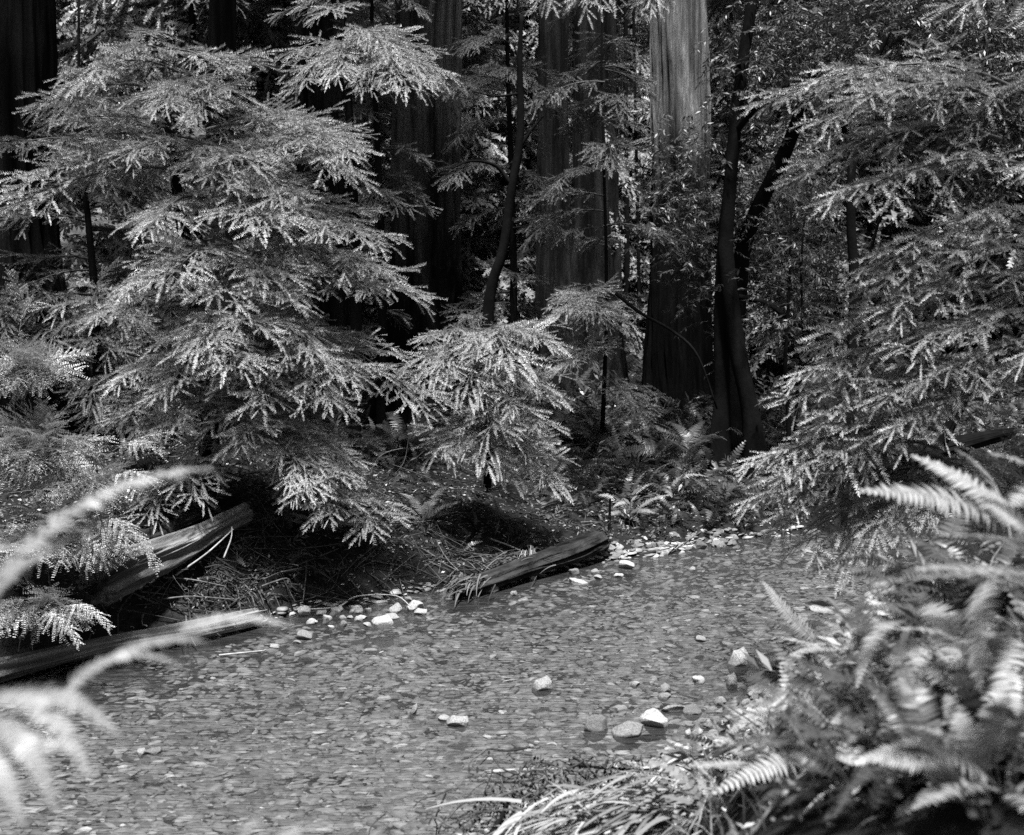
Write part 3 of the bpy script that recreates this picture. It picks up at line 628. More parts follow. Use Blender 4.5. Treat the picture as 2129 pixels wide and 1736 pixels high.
# ------------------------------------------------------------------ ferns
def frond_geo(seed, n=36, arch=.16, wide=.13, side=0.0):
    rng = np.random.default_rng(seed); g = Geo()
    f = lambda t: np.array([t, side*math.sin(math.pi*t), arch*4*t*(1-t)])
    tube(g, [f(t) for t in np.linspace(0, 1, 12)], np.linspace(.006, .0015, 12), 4, .7, False)
    for k in range(n):
        t = .14+.86*(k+.5)/n; p = f(t); tg = f(min(1, t+.01))-f(t-.01); tg /= np.linalg.norm(tg)
        q = (t-.14)/.86; L = wide*(min(1, q*5+.45))*(1-q**2.2)**.8+.008; w_ = .86/n*.42
        nrm = np.array([-tg[2], 0, tg[0]])
        for s in (-1, 1):
            d = np.array([0, s, 0])*math.cos(.25)+tg*math.sin(.25)+nrm*rng.normal(.10, .12); d /= np.linalg.norm(d)
            l = L*rng.uniform(.9, 1.08); a, b_, c = p, p+d*l*.5-nrm*.004, p+d*l-nrm*l*.22
            V = [a-tg*w_, a+tg*w_, b_+tg*w_*.9, b_-tg*w_*.9, c+tg*.004]
            g.add(V, [[3, 2, 4]], [[0, 1, 2, 3]], rng.uniform(.8, 1.15)*(.85+.3*q))
    return g.arrays()
FG = [frond_geo(s, arch=a, side=sd) for s, a, sd in ((1, .10, .03), (2, .17, -.04), (3, .24, .05), (4, .05, .08))]
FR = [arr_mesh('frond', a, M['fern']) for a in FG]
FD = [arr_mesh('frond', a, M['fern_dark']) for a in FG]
def fern(root, tips, label, ms=FR, group=None, rng=RNG, rolls=None, name='sword_fern', cat='fern', var=None):
    t = thing(name, root, label, cat, group)
    for i, (A, B) in enumerate(tips):
        me = ms[(var[i] if var else rng.integers(0, 4))]
        child('frond', me, t, span(A, B, rolls[i] if rolls else rng.normal(0, .35)))
    return t
def bank_fern(x, y, size, label, group, rng, n=None, ms=FD, lo=0.0):
    z = gz(x, y); tips = []
    n = n or rng.integers(7, 12); a0 = rng.uniform(0, 6.28)
    for k in range(n):
        az = a0+k*2*math.pi/n+rng.normal(0, .25); L = size*rng.uniform(.65, 1.1)
        h = rng.uniform(.15, .75)*(1 if lo == 0 else 1)
        d = np.array([math.cos(az)*math.cos(h), math.sin(az)*math.cos(h), math.sin(h)-.1])
        A = np.array([x, y, z+.02]); tips.append((A, A+d*L))
    return fern((x, y, z), tips, label, ms, group, rng)
rng = np.random.default_rng(41)
BF = [ # u, depth, size, material
 (880, 1090, .55, 1, 'small fern with a pale frond hanging toward the water, left of the mossy bank log', 1),
 (1150, 1000, .6, 0, 'dark fern below the small pale conifer', 0), (1310, 1075, .5, 1, 'fern above the gravel bar left of the thin post', 0),
 (1380, 1040, .6, 1, 'fern with an arched bright frond above the gravel bar', 1), (1180, 1060, .55, 0, 'fern above the upper end of the mossy bank log', 0),
 (660, 1110, .6, 1, 'fern under the right tips of the large conifer', 1), (600, 1090, .75, 0, 'upright dark fern right of the weathered log', 0),
 (1450, 1010, .7, 0, 'broad fern at the foot of the straight laurel trunk', 0), (1500, 1060, .6, 0, 'fern overhanging the water below the laurel trunks', 0), (840, 930, .8, 0, 'arching fern in front of the shaded redwood foot', 0),
 (1060, 930, .7, 0, 'dark fern beside the right flank of the small pale conifer', 0), (1240, 900, .8, 0, 'fern in the shade under the middle of three redwoods', 0), (1340, 920, .8, 0, 'fern left of the foot of the tall redwood', 0), (1440, 930, .7, 0, 'fern between the tall redwood and the straight laurel', 0),
 (1680, 980, .8, 0, 'fern mound right of the leaning laurel foot', 0), (1750, 1000, .8, 0, 'fern behind the low sprays of the near conifer', 0), (760, 960, .7, 0, 'fern left of the broad redwood foot', 0), (1380, 960, .7, 0, 'fern in front of the tall redwood foot', 0)]
for (u, v, sz, br, lab, _) in BF:
    # find the ground point seen at (u, v)
    for d in np.arange(9, 30, .05):
        q = P(u, v, d)
        if q[2] <= gz(q[0], q[1]): break
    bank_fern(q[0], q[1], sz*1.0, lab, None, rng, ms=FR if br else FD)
for k in range(46):
    y = rng.uniform(13.5, 23); x = rng.uniform(-.35, .42)*y
    if y-np.interp(x, SX, SY) < .9: continue
    side = 'left' if x < -.1*y else ('middle' if x < .16*y else 'right'); dp = 'near' if y < 17 else 'far'
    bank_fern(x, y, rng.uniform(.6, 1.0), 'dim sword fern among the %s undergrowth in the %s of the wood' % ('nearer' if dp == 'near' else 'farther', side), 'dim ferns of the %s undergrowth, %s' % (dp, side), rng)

def seen_ground(u, v, lo=2.0, hi=30.0, st=.03):
    for d in np.arange(lo, hi, st):
        q = P(u, v, d)
        if q[2] <= gz(q[0], q[1]): return q
    return q
# near bank ferns on the right, out of focus
def pf(root, lst, label, ms=FR, **k):
    """fronds given by picture points: (root u, v, tip u, v, root depth, tip depth, roll, shape)"""
    r = P(*root); z = gz(r[0], r[1]); z = min(z, r[2])
    t = thing('sword_fern', (r[0], r[1], z), label, 'fern')
    for (ru, rv, tu, tv, dr, dt, roll, shp, *wd) in lst:
        child('frond', ms[shp], t, span(P(ru, rv, dr), P(tu, tv, dt), roll, wide=wd[0] if wd else 1.0))
    return t
pf((2200, 1300, 3.5), [(2170, 1130, 1788, 1020, 3.5, 3.3, -.5, 0), (2170, 1140, 1893, 946, 3.3, 3.5, -.25, 0, 1.2), (2260, 1130, 2052, 942, 3.3, 3.3, -.2, 1, 1.2), (2100, 1120, 1985, 935, 3.6, 4.0, .9, 0),
   (2190, 1190, 1950, 1110, 3.4, 3.0, .1, 3), (2200, 1250, 1812, 1215, 2.9, 2.5, .25, 3), (2200, 1220, 1900, 1180, 2.9, 2.6, -.1, 3), (2200, 1200, 2100, 1050, 3.4, 2.9, -.4, 1)],
   'big pale out-of-focus fern arching over the right bank')
pf((1705, 1480, 5.6), [(1708, 1345, 1585, 1208, 5.7, 5.7, -.9, 3), (1708, 1350, 1538, 1285, 5.7, 5.8, .8, 0), (1700, 1360, 1760, 1480, 5.6, 5.2, .3, 2), (1700, 1350, 1780, 1330, 5.6, 5.3, .2, 1), (1702, 1345, 1690, 1480, 5.6, 5.3, 1.3, 2), (1700, 1350, 1640, 1480, 5.6, 5.2, .6, 2)],
   'fern holding one upright curved frond over the creek at right')
pf((1808, 1320, 5.6), [(1808, 1250, 1818, 1130, 5.6, 5.5, 1.2, 3), (1808, 1290, 1740, 1300, 5.6, 5.3, .2, 1), (1808, 1290, 1880, 1290, 5.6, 5.2, .2, 1)], 'fern with a single thin vertical frond standing against the water')
pf((1990, 1500, 3.3), [(2060, 1190, 2035, 1440, 3.4, 3.0, .6, 0), (1930, 1330, 1880, 1570, 3.6, 3.2, .4, 2), (1935, 1325, 1965, 1610, 3.6, 3.1, -.3, 2), (1940, 1320, 2030, 1560, 3.6, 3.1, -.5, 2), (1900, 1310, 1780, 1430, 3.7, 3.4, .3, 2), (2110, 1300, 2130, 1600, 3.2, 2.9, .3, 1)],
   'fern with broad fronds hanging down the right bank')
pf((1440, 1600, 5.6), [(1440, 1590, 1455, 1492, 5.6, 5.6, 1.1, 0), (1440, 1590, 1390, 1560, 5.6, 5.4, .3, 1)], 'lone short upright frond at the water edge')
pf((1720, 1540, 4.9), [(1650, 1470, 1500, 1545, 5.1, 5.0, -.3, 2), (1660, 1480, 1590, 1590, 5.0, 4.6, .3, 1), (1640, 1460, 1570, 1420, 5.1, 5.2, .2, 1)], 'low fern leaning over the stones at the near shore')
pf((1800, 1700, 3.8), [(1980, 1640, 1675, 1690, 3.7, 3.3, -.4, 2), (1760, 1640, 1480, 1650, 4.0, 3.7, -.3, 2), (1900, 1650, 1860, 1736, 3.7, 3.2, .2, 1), (2000, 1640, 2128, 1700, 3.5, 3.1, .2, 1), (1850, 1640, 1960, 1600, 3.8, 3.4, .6, 1)], 'blurred pale fern low in the bottom right corner')
# more fern and shrub mass of the mound
rng = np.random.default_rng(43)
for k, (u, v, sz) in enumerate([(1800, 1420, .5), (1900, 1480, .5), (2010, 1400, .55), (2090, 1500, .55), (1840, 1560, .45), (1960, 1660, .45), (2080, 1680, .45), (1700, 1560, .4), (1760, 1660, .4), (1600, 1620, .35), (2120, 1330, .6), (1960, 1290, .6), (1870, 1350, .5), (2050, 1290, .55)]):
    q = seen_ground(u, v)
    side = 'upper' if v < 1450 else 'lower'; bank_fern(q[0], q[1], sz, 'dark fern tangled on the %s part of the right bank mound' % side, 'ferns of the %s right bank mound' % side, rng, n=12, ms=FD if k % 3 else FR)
# very near fronds at the left edge and the bottom
pf((-200, 1600, 1.7), [(-70, 1300, 440, 972, 1.81, 2.00, .25, 1, .5), (-80, 1330, 200, 1095, 1.88, 1.88, .5, 0, .5), (-120, 1180, 50, 1140, 1.88, 1.88, .6, 1, .6), (-60, 1240, 120, 1150, 2.00, 2.12, .5, 0, .5)], 'extremely blurred pale frond reaching up from the left edge')
pf((-60, 1736, 1.6), [(330, 1335, 605, 1302, 1.88, 1.94, .3, 1, .8), (200, 1390, 435, 1335, 1.81, 1.88, .3, 1, .8), (110, 1460, 378, 1382, 1.75, 1.81, .35, 2, .6), (20, 1560, 350, 1320, 1.77, 1.88, .2, 0, .25),
   (-60, 1480, 270, 1560, 1.88, 1.88, .3, 2), (-60, 1470, 190, 1620, 1.88, 1.75, .2, 2), (-60, 1500, 120, 1690, 1.81, 1.69, .3, 2), (-40, 1480, 50, 1720, 1.81, 1.69, .2, 1), (-80, 1480, 0, 1700, 1.75, 1.62, .4, 1), (-60, 1530, 160, 1560, 1.81, 1.75, .9, 1)], 'extremely blurred pale fern spilling in at the lower left corner')
pf((480, 1900, 1.6), [(480, 1860, 545, 1690, 1.6, 1.6, .5, 1), (500, 1860, 640, 1712, 1.6, 1.6, .4, 1), (470, 1860, 430, 1730, 1.6, 1.6, .5, 1)], 'blurred frond tips poking up at the bottom edge left of centre')

# ------------------------------------------------------------------ small-leaved shrubs (left edge)
def spray_geo(seed):
    rng = np.random.default_rng(seed); g = Geo(); Vl = []; 
    f = lambda t: np.array([t, .05*math.sin(3*t+seed), .16*4*t*(1-t)])
    tube(g, [f(t) for t in np.linspace(0, 1, 8)], np.linspace(.006, .002, 8), 4, .4, False)
    def leaves(p0, d, L):
        n = max(3, int(L/.022)); F = frame(d[None])[0]
        for k in range(n):
            r = (k+.7)/n
            for s in (-1, 1):
                a = p0+d*L*r+np.array([0, 0, -.25*L*r*r]); l = rng.uniform(.020, .028)*(1.1-.4*r); w_ = l*.36
                dd = F@np.array([.35, s*.9, rng.normal(.12, .2)]); dd /= np.linalg.norm(dd); sd = F@np.array([.9, -s*.35, 0]); 
                V = [a, a+dd*l*.35+sd*w_, a+dd*l*.8+sd*w_*.8, a+dd*l, a+dd*l*.8-sd*w_*.8, a+dd*l*.35-sd*w_]
                g.add(V, None, [[0, 1, 2, 5], [5, 2, 3, 4]], rng.uniform(.6, 1.3))
    for k in range(26):
        t = .15+.83*k/26; s = 1 if k % 2 else -1; an = math.radians(rng.uniform(35, 65))*s; L = (.32*(1-t)**.6+.05)*rng.uniform(.6, 1.2)
        d = np.array([math.cos(an), math.sin(an), rng.normal(.0, .22)]); d /= np.linalg.norm(d); leaves(f(t), d, L)
    leaves(f(.6), (f(1)-f(.6))/np.linalg.norm(f(1)-f(.6)), .42)
    return g.mesh('spray', M['huckle'])
SPR = [spray_geo(s) for s in range(5)]
SPD = []
for m_ in SPR:
    c = m_.copy(); c.materials.clear(); c.materials.append(M['fern_dark']); SPD.append(c)
def shrub(centre, rx, ry, rz, n, label, rng, L=(.5, .8), extra=(), SPR=SPR):
    c = P(*centre); base = np.array([c[0], c[1], min(gz(c[0], c[1]), c[2]-rz)])
    t = thing('leafy_shrub', base, label, 'shrub')
    for k in range(n):
        a = rng.uniform(0, 2*math.pi); h = rng.uniform(-.35, 1.0); q = math.sqrt(max(0, 1-h*h))
        tip = c+np.array([rx*q*math.cos(a), -abs(ry*q*math.sin(a)) if rng.random() < .8 else ry*q*.6, rz*h])
        root = c+(tip-c)*.15+np.array([0, .1, -.05]); d = tip-root; l = max(np.linalg.norm(d), rng.uniform(*L)); root = tip-d/np.linalg.norm(d)*l*.9+[0, 0, -.05]
        child('spray', SPR[rng.integers(0, 5)], t, span(root, tip-[0, 0, .06*l], rng.normal(0, .4)))
    for (A, B, ro) in extra: child('spray', SPR[rng.integers(0, 5)], t, span(P(*A), P(*B), ro))
    return t
rng = np.random.default_rng(51)
shrub((50, 770, 9.6), .50, .45, .32, 42, 'small-leaved evergreen shrub at the left edge, uppermost of the pile', rng, extra=[((190, 660, 9.5), (258, 535, 9.4), .2), ((40, 690, 9.5), (15, 560, 9.4), .2), ((180, 700, 9.4), (200, 650, 9.2), .3)])
shrub((70, 950, 9.4), .58, .5, .48, 70, 'large rounded small-leaved shrub at the left edge below the uppermost', rng)
shrub((200, 1010, 9.3), .40, .4, .30, 34, 'small-leaved shrub pushing sprays under the large conifer', rng, extra=[((250, 960, 9.3), (370, 905, 9.1), .1), ((230, 940, 9.3), (350, 945, 9.1), .2), ((220, 1000, 9.2), (330, 1010, 9.0), .1)])
shrub((120, 1130, 9.1), .62, .45, .36, 60, 'broad small-leaved shrub hanging over the split log', rng, extra=[((180, 1090, 9.0), (310, 1130, 8.8), .0), ((180, 1100, 9.0), (340, 1180, 8.8), .0)])
shrub((80, 1270, 8.8), .42, .35, .26, 34, 'lowest small-leaved shrub, dipping over the waterline log at left', rng, extra=[((130, 1260, 8.7), (230, 1310, 8.5), 0), ((90, 1270, 8.7), (165, 1345, 8.5), 0)])

shrub((2100, 1130, 5.6), .35, .35, .28, 22, 'dark leafy shrub behind the big pale fern at the right edge', rng, L=(.4, .6), SPR=SPD)
shrub((1975, 1215, 5.4), .32, .3, .22, 18, 'dark leafy shrub just below the big pale fern', rng, L=(.35, .5), SPR=SPD)
shrub((2140, 1010, 6.6), .45, .4, .35, 24, 'leafy shrub at the right edge behind the fern tips', rng, L=(.4, .6), SPR=SPD)
# ------------------------------------------------------------------ logs
def log(A, B, r0, r1, label, mat, seed, sq=1.0, name='fallen_log', cat='log', rough=.10, wig=.06, n=90, sides=44, tone=1):
    A, B = np.array(A, float), np.array(B, float); L = np.linalg.norm(B-A); r = np.random.default_rng(seed); g = Geo()
    x = np.linspace(0, L, n); y = wig*np.sin(x*1.3+seed)+wig*.3*np.sin(x*4+seed); z = wig*.5*np.sin(x*1.7+2*seed)
    rad = np.interp(x, [0, L], [r0, r1])*(1+.10*np.sin(x*2.1+seed)); rad[0] *= .82; rad[-1] *= .8
    bark_tube(g, np.stack([x, y, z], -1), rad, 120, .42, 14.0, seed, sq, True, .035, 1.6, .22)
    o = link(name, g.mesh(name, M[mat], False)); F = frame((B-A)[None])[0]
    o.matrix_world = Matrix([[F[k][0], F[k][1], F[k][2], A[k]] for k in range(3)]+[[0, 0, 0, 1]])
    return tag(o, label, cat)
log(P(215, 1222, 9.3)+[0, 0, .0], P(505, 1062, 11.3), .155, .10, 'split weathered log with a pale grooved face sloping up the left bank', 'wood', 1)
log(P(290, 1145, 10.3), P(500, 1035, 12.0), .13, .10, 'dark log lying behind and above the pale split log', 'moss_wood', 2)
log(P(-120, 1420, 8.6), P(535, 1275, 10.2), .11, .075, 'long low log along the waterline at left with a pale broken end', 'wood', 3, sq=.8)
log(P(945, 1232, 11.15), P(1245, 1118, 12.7), .13, .15, 'mossy bank log with a dark undercut beside the gravel bar', 'moss_wood', 4, sq=.6, wig=.04)
log(P(880, 1082, 14.2)+[0, 0, .0], P(985, 1070, 14.3), .06, .05, 'short dark log lying on the slope above the mossy bank log', 'moss_wood', 5)
log(P(1880, 955, 13.2), P(2110, 905, 13.8), .10, .06, 'dark fallen trunk behind the pale fern at right', 'bark', 6)
log(P(1965, 925, 13.1), P(2035, 770, 13.0), .055, .045, 'broken dark limb propped on the fallen trunk at right', 'bark', 7, name='broken_limb', cat='branch')
log(P(640, 1170, 11.6), P(820, 1120, 12.6), .05, .03, 'curved dark branch on the bank right of the twig pile', 'bark', 8, name='fallen_branch', cat='branch', wig=.12)
log(P(520, 1195, 10.9), P(610, 1225, 10.8), .05, .04, 'stubby root end beside the twig pile', 'moss_wood', 9, name='root_end', cat='root')
# thin sticks, each a thing
def stick(pts, r, label, mat='twig', name='stick', cat='stick'):
    g = Geo(); c = path([P(*p) for p in pts], 18); o0 = c[0]; tube(g, c-o0, np.linspace(r, r*.5, 18), 6, rough=.08)
    o = link(name, g.mesh(name, M[mat], True)); o.location = o0; return tag(o, label, cat)
M['pale_twig'] = rough_mat('bleached_twig', .16, .30, 20, None, .3, .004)
stick([(610, 1268, 10.6), (700, 1262, 10.7), (740, 1240, 10.8), (820, 1238, 10.9), (855, 1262, 10.6)], .009, 'long bleached stick lying from the waterline up the bank', 'pale_twig')
stick([(365, 1196, 10.2), (430, 1150, 10.3), (485, 1100, 10.5)], .010, 'thin forked stick rising from the twig pile', 'pale_twig')
stick([(465, 1160, 10.3), (480, 1120, 10.4), (482, 1095, 10.5)], .008, 'short pale stick upright beside the forked one', 'pale_twig')
stick([(340, 1245, 10.0), (400, 1240, 10.0), (500, 1247, 10.1)], .009, 'straight pale stick lying along the twig pile foot', 'twig')
stick([(340, 1200, 10.2), (400, 1205, 10.2), (470, 1219, 10.2)], .008, 'bleached stick across the top of the twig pile', 'twig')
stick([(1018, 1120, 12.6), (1060, 1135, 12.4), (1095, 1152, 12.2)], .012, 'bare pale twig sticking off the mossy bank log', 'pale_twig')
stick([(455, 1362, 9.2), (550, 1352, 9.3)], .008, 'sliver of driftwood floating near the waterline log', 'pale_twig')
stick([(1262, 1145, 13.1), (1266, 1090, 13.1), (1268, 1036, 13.1)], .022, 'thin dark broken post standing above the gravel bar', 'bark', 'broken_sapling', 'sapling')
stick([(1185, 1590, 6.4), (1350, 1600, 6.3), (1450, 1570, 6.5), (1530, 1620, 6.2), (1620, 1680, 5.9)][:4], .010, 'arched dark twig over the water at the near bank', 'bark')
stick([(1010, 1605, 6.8), (1100, 1600, 6.7), (1180, 1598, 6.6)], .012, 'straight pale twig lying at the near water edge', 'pale_twig')
stick([(985, 1790, 5.6), (1040, 1700, 5.9), (1060, 1660, 6.0)], .018, 'dark stick leaning out of the debris at the bottom edge', 'bark')
stick([(1340, 1640, 6.0), (1400, 1580, 6.2), (1480, 1570, 6.2), (1580, 1590, 6.0)], .009, 'pale arched twig crossing to the flat stone', 'pale_twig')
stick([(1280, 610, 15), (1330, 650, 14.8), (1400, 690, 14.7), (1450, 740, 14.6), (1490, 850, 14.6)], .022, 'long bare drooping branch passing in front of the tall redwood', 'bark', 'bare_branch', 'branch')

# ------------------------------------------------------------------ stones
def ico(n):
    import bmesh
    bm = bmesh.new(); bmesh.ops.create_icosphere(bm, subdivisions=n, radius=1)
    V = np.array([v.co[:] for v in bm.verts]); F = np.array([[v.index for v in f.verts] for f in bm.faces]); bm.free(); return V, F
IV, IF = ico(4)
def stone_mesh(seed, mat):
    r = np.random.default_rng(seed); V = IV.copy()
    for k in range(13):     # chop with planes for facets
        nn = r.normal(0, 1, 3); nn /= np.linalg.norm(nn); dd = r.uniform(.45, .85); q = V@nn; m = q > dd; V[m] -= np.outer((q[m]-dd)*.93, nn)
    V += .03*np.sin(V*7+r.uniform(0, 6, 3))[:, [1, 2, 0]]+.015*np.sin(V*19+r.uniform(0, 6, 3))[:, [2, 0, 1]]
    g = Geo(); g.add(V, IF); return g.mesh('stone', M[mat], True)
ST_ = {'stone': [stone_mesh(s, 'stone') for s in range(7)], 'grey_stone': [stone_mesh(s+20, 'grey_stone') for s in range(4)]}
rng = np.random.default_rng(61)
def stone(u, v, w_, h_, label, mat='stone', group=None, name='river_stone', base=None):
    vb = v+h_*.5; q = PZ(u, vb, 0.0)
    z = 0.0
    d = q[1]; a = w_/FPX*d*.62; c = h_/FPX*d*.95
    o = link(name, ST_[mat][rng.integers(0, len(ST_[mat]))])
    h0 = gz(q[0], q[1])
    if h0 > 0.0:
        q = seen_ground(u, v+h_*.3, 8, 20, .03); d = q[1]; a = w_/FPX*d*.5; c = h_/FPX*d*.6; z = q[2]+c*.15
    o.location = (q[0], d+a*.5, z+c*.15); o.scale = (a, a*rng.uniform(.75, 1.1), c); o.rotation_euler = (rng.normal(0, .15), rng.normal(0, .15), rng.uniform(-.5, .5))
    return tag(o, label, 'stone', group)
for a in [
 (1131, 1422, 46, 26, 'pale blocky stone alone in midstream'), (955, 1500, 48, 20, 'low pale stone barely out of the water left of centre'), (920, 1492, 26, 12, 'small pale stone touching the low one in midstream'),
 (1240, 1505, 42, 34, 'round grey stone with a mossy crown', 'grey_stone'), (1310, 1515, 68, 32, 'long wet pale stone in front of the slanted one'), (1356, 1490, 62, 40, 'largest slanted white stone near the right shore'),
 (1400, 1474, 56, 18, 'flat pale stone behind the slanted white one'), (1440, 1476, 32, 20, 'small brown stone right of the flat pale one', 'grey_stone'), (1541, 1366, 46, 40, 'rounded white stone standing tallest by the right shore'),
 (1576, 1370, 20, 18, 'tiny pale stone between two round white ones'), (1620, 1374, 38, 24, 'smooth white egg-shaped stone by the right shore'), (1665, 1368, 56, 20, 'flat grey slab behind the egg-shaped stone', 'grey_stone'),
 (1405, 1556, 48, 22, 'flat pale stone at the near shore under the arched twig'), (1384, 1430, 28, 18, 'angular pale stone behind its smaller twin'), (1382, 1445, 24, 14, 'small pale stone in front of the angular one'),
 (1320, 1420, 18, 12, 'tiny white stone right of midstream'), (1452, 1412, 28, 16, 'small pointed stone in the shallows at right'), (1524, 1412, 24, 28, 'upright pale stone among the shore cobbles'), (1570, 1406, 34, 20, 'rounded cobble right of the upright pale stone'),
 (1576, 1432, 42, 20, 'white wedge-shaped cobble at the right shore'), (1496, 1458, 26, 18, 'round brown cobble near the short upright frond', 'grey_stone'), (860, 1472, 14, 24, 'thin upright white sliver of stone in midstream'),
 (292, 1562, 24, 16, 'small white stone beside the dark one at lower left'), (320, 1562, 34, 12, 'flat dark stone at lower left', 'grey_stone'), (630, 1272, 32, 20, 'pale blocky stone at the foot of the long bleached stick'),
 (628, 1322, 40, 14, 'flat stone nearest the blurred frond tip'), (616, 1334, 20, 10, 'tiny white stone in front of the flat one near the frond tip'),
 (822, 1266, 34, 14, 'bright white oval stone in the shore cluster'), (860, 1256, 34, 24, 'tallest stone of the shore cluster'), (876, 1272, 28, 12, 'low stone at the right end of the shore cluster'), (848, 1244, 18, 14, 'small stone on top of the shore cluster back'),
 (797, 1290, 44, 16, 'stone nearest the water in the shore cluster'), (815, 1282, 30, 12, 'stone behind the nearest one in the shore cluster'),
 (735, 1264, 28, 12, 'pale stone left of the bright oval one'), (1012, 1221, 46, 20, 'broad pale stone under the tip of the mossy bank log'), (978, 1212, 18, 14, 'dark stone tucked against the mossy bank log tip', 'grey_stone'), (1066, 1232, 16, 14, 'small pale stone right of the broad one'),
 (1050, 1200, 20, 10, 'grey stone in the shade of the mossy bank log', 'grey_stone'), (1108, 1199, 14, 14, 'round pale stone below the hanging roots'), (1192, 1188, 22, 14, 'pale stone in the water off the gravel bar left end'), (1238, 1187, 18, 10, 'low pale stone off the gravel bar middle'),
 (1242, 1198, 20, 10, 'half-sunk stone in front of the low pale one'), (1288, 1196, 22, 8, 'flat half-sunk stone off the gravel bar'), (1440, 1181, 14, 10, 'lone small stone off the right end of the gravel bar'), (1200, 1210, 44, 10, 'wet ridge of stone breaking the water off the gravel bar'),
 (1455, 1329, 26, 10, 'pale stone barely above water in the far right of the stream'), (1720, 1268, 60, 12, 'flat wet stone in the stream behind the upright frond'), (1300, 1175, 40, 14, 'long pale stone at the waterside of the gravel bar'), (1218, 1130, 26, 16, 'dark flat slab at the gravel bar left end', 'grey_stone')]:
    stone(*a)
for k in range(18):
    stone(rng.uniform(640, 780), rng.uniform(1262, 1304), rng.uniform(14, 30), rng.uniform(7, 13), 'small pale cobble scattered left of the bright white oval stone', 'stone' if rng.random() < .8 else 'grey_stone', 'small cobbles left of the white oval stone')
for k in range(120):
    u = rng.uniform(1150, 1530); vm = 1172-(u-1150)*.11; v = vm-rng.uniform(0, 34)*min(1, .4+(u-1150)/200)
    stone(u, v, rng.uniform(10, 30), rng.uniform(7, 15), 'rounded stone of the gravel bar at the foot of the far bank', 'stone' if rng.random() < .4 else 'grey_stone', 'stones of the gravel bar')
for k in range(60):
    q_ = rng.random(); u = 1390+q_*270+rng.normal(0, 22); v = 1560-q_*170+rng.uniform(-4, 30)
    stone(u, v, rng.uniform(12, 30), rng.uniform(7, 16), 'small cobble along the near shore between the white stones and the ferns', 'stone' if rng.random() < .5 else 'grey_stone', 'cobbles of the near shore')

# ------------------------------------------------------------------ loose ground matter
def ground_points(n, xlim, ylim, rng, lo=.02, near=False):
    x = rng.uniform(*xlim, n); y = rng.uniform(*ylim, n); z = height(x, y); s = y-np.interp(x, SX, SY)
    k = (z > lo) & ((s > .05) if not near else (s < -1))
    return np.stack([x[k], y[k], z[k]], -1)
rng = np.random.default_rng(71)
g = Geo(); V = np.array([[0, 0, 0], [.45, .22, .05], [1, 0, 0], [.45, -.22, .05]]); LF = (V, np.zeros((0, 3), int), np.array([[0, 1, 2, 3]]), np.ones(4))
for near, n, xl, yl in ((False, 60000, (-7, 10), (9.5, 19)), (True, 14000, (-1, 6), (2.5, 11)), (False, 30000, (-12, 16), (18, 32))):
    Q = ground_points(n, xl, yl, rng, near=near); N = len(Q); d = rng.normal(0, 1, (N, 3)); d[:, 2] *= .35
    s_ = rng.uniform(.02, .06, N)*(1 if yl[0] < 18 else 1.8); g.scatter(LF, frame(d, roll=rng.normal(0, .5, N))*s_[:, None, None], Q+[0, 0, .012], np.clip(rng.lognormal(-.2, .8, N), .15, 5))
tag(link('leaf_litter', g.mesh('leaf_litter', M['litter'])), 'fallen leaves and needles covering the soil', 'leaf litter', kind='stuff')
g = Geo()
def sticks(n, xl, yl, L, r, near=False, tone=(.3, 1.6)):
    Q = ground_points(n, xl, yl, rng, near=near)
    for p in Q:
        a = rng.uniform(0, 6.28); l = rng.uniform(*L); e = rng.normal(0, .12); d = np.array([math.cos(a), math.sin(a), 0])*l
        b_ = p+d; b_[2] = max(height(b_[:1], b_[1:2])[0], 0)+abs(e)*l+.01; m_ = (p+b_)/2+rng.normal(0, .05*l, 3); m_[2] = max(m_[2], (p[2]+b_[2])/2)
        tube(g, path([p, m_, b_], 6), np.linspace(r, r*.4, 6)*rng.uniform(.5, 1.4), 4, rng.uniform(*tone)*.7, False)
sticks(900, (-6, 7), (9.5, 18), (.15, .9), .008); sticks(230, (-3.2, -1.6), (10.0, 11.4), (.15, .7), .009, tone=(.4, 1.4)); sticks(260, (-1.6, .2), (10.5, 12.2), (.15, .6), .007, tone=(.4, 1.8))
sticks(160, (-.5, 4), (4, 8), (.1, .4), .005, near=True)
M['debris'] = rough_mat('debris_twigs', .03, .09, 20, None, .3, .004, tone=True)
tag(link('twig_debris', g.mesh('twig_debris', M['debris'])), 'tangle of dead twigs and sticks washed onto the banks', 'dead twigs', kind='stuff')
# low green undergrowth: small leafy stems and tiny fronds
g = Geo(); FGL = [frond_geo(s+30, n=12, arch=.2) for s in range(3)]
def under(n, xl, yl, size, near=False, tone=(.5, 1.4), up=.7):
    Q = ground_points(n, xl, yl, rng, lo=.22 if near else .12, near=near)
    dn = vnoise(Q[:, 0], Q[:, 1], .8, 9); Q = Q[dn > -.22]; N = len(Q)
    d = rng.normal(0, 1, (N, 3)); d[:, 2] = abs(d[:, 2])*up+.15; s_ = size*rng.uniform(.5, 1.4, N); pk = rng.integers(0, 5, N)
    A = frame(d, roll=rng.normal(0, .6, N))*s_[:, None, None]; tn = rng.uniform(*tone, N)
    for k in range(5):
        m = pk == k; T_ = FGL[k] if k < 3 else TW[k-3]; g.scatter(T_, A[m], Q[m]+[0, 0, .01], tn[m])
under(4200, (-6.5, 9), (10.6, 19), .26); under(3600, (-12, 14), (17, 30), .55, up=1.2); under(1500, (1.2, 9), (13.2, 19), .4, up=1.0)
tag(link('undergrowth', g.mesh('undergrowth', M['fern_dark'])), 'low ferny undergrowth over the floor of the wood', 'undergrowth', kind='stuff')
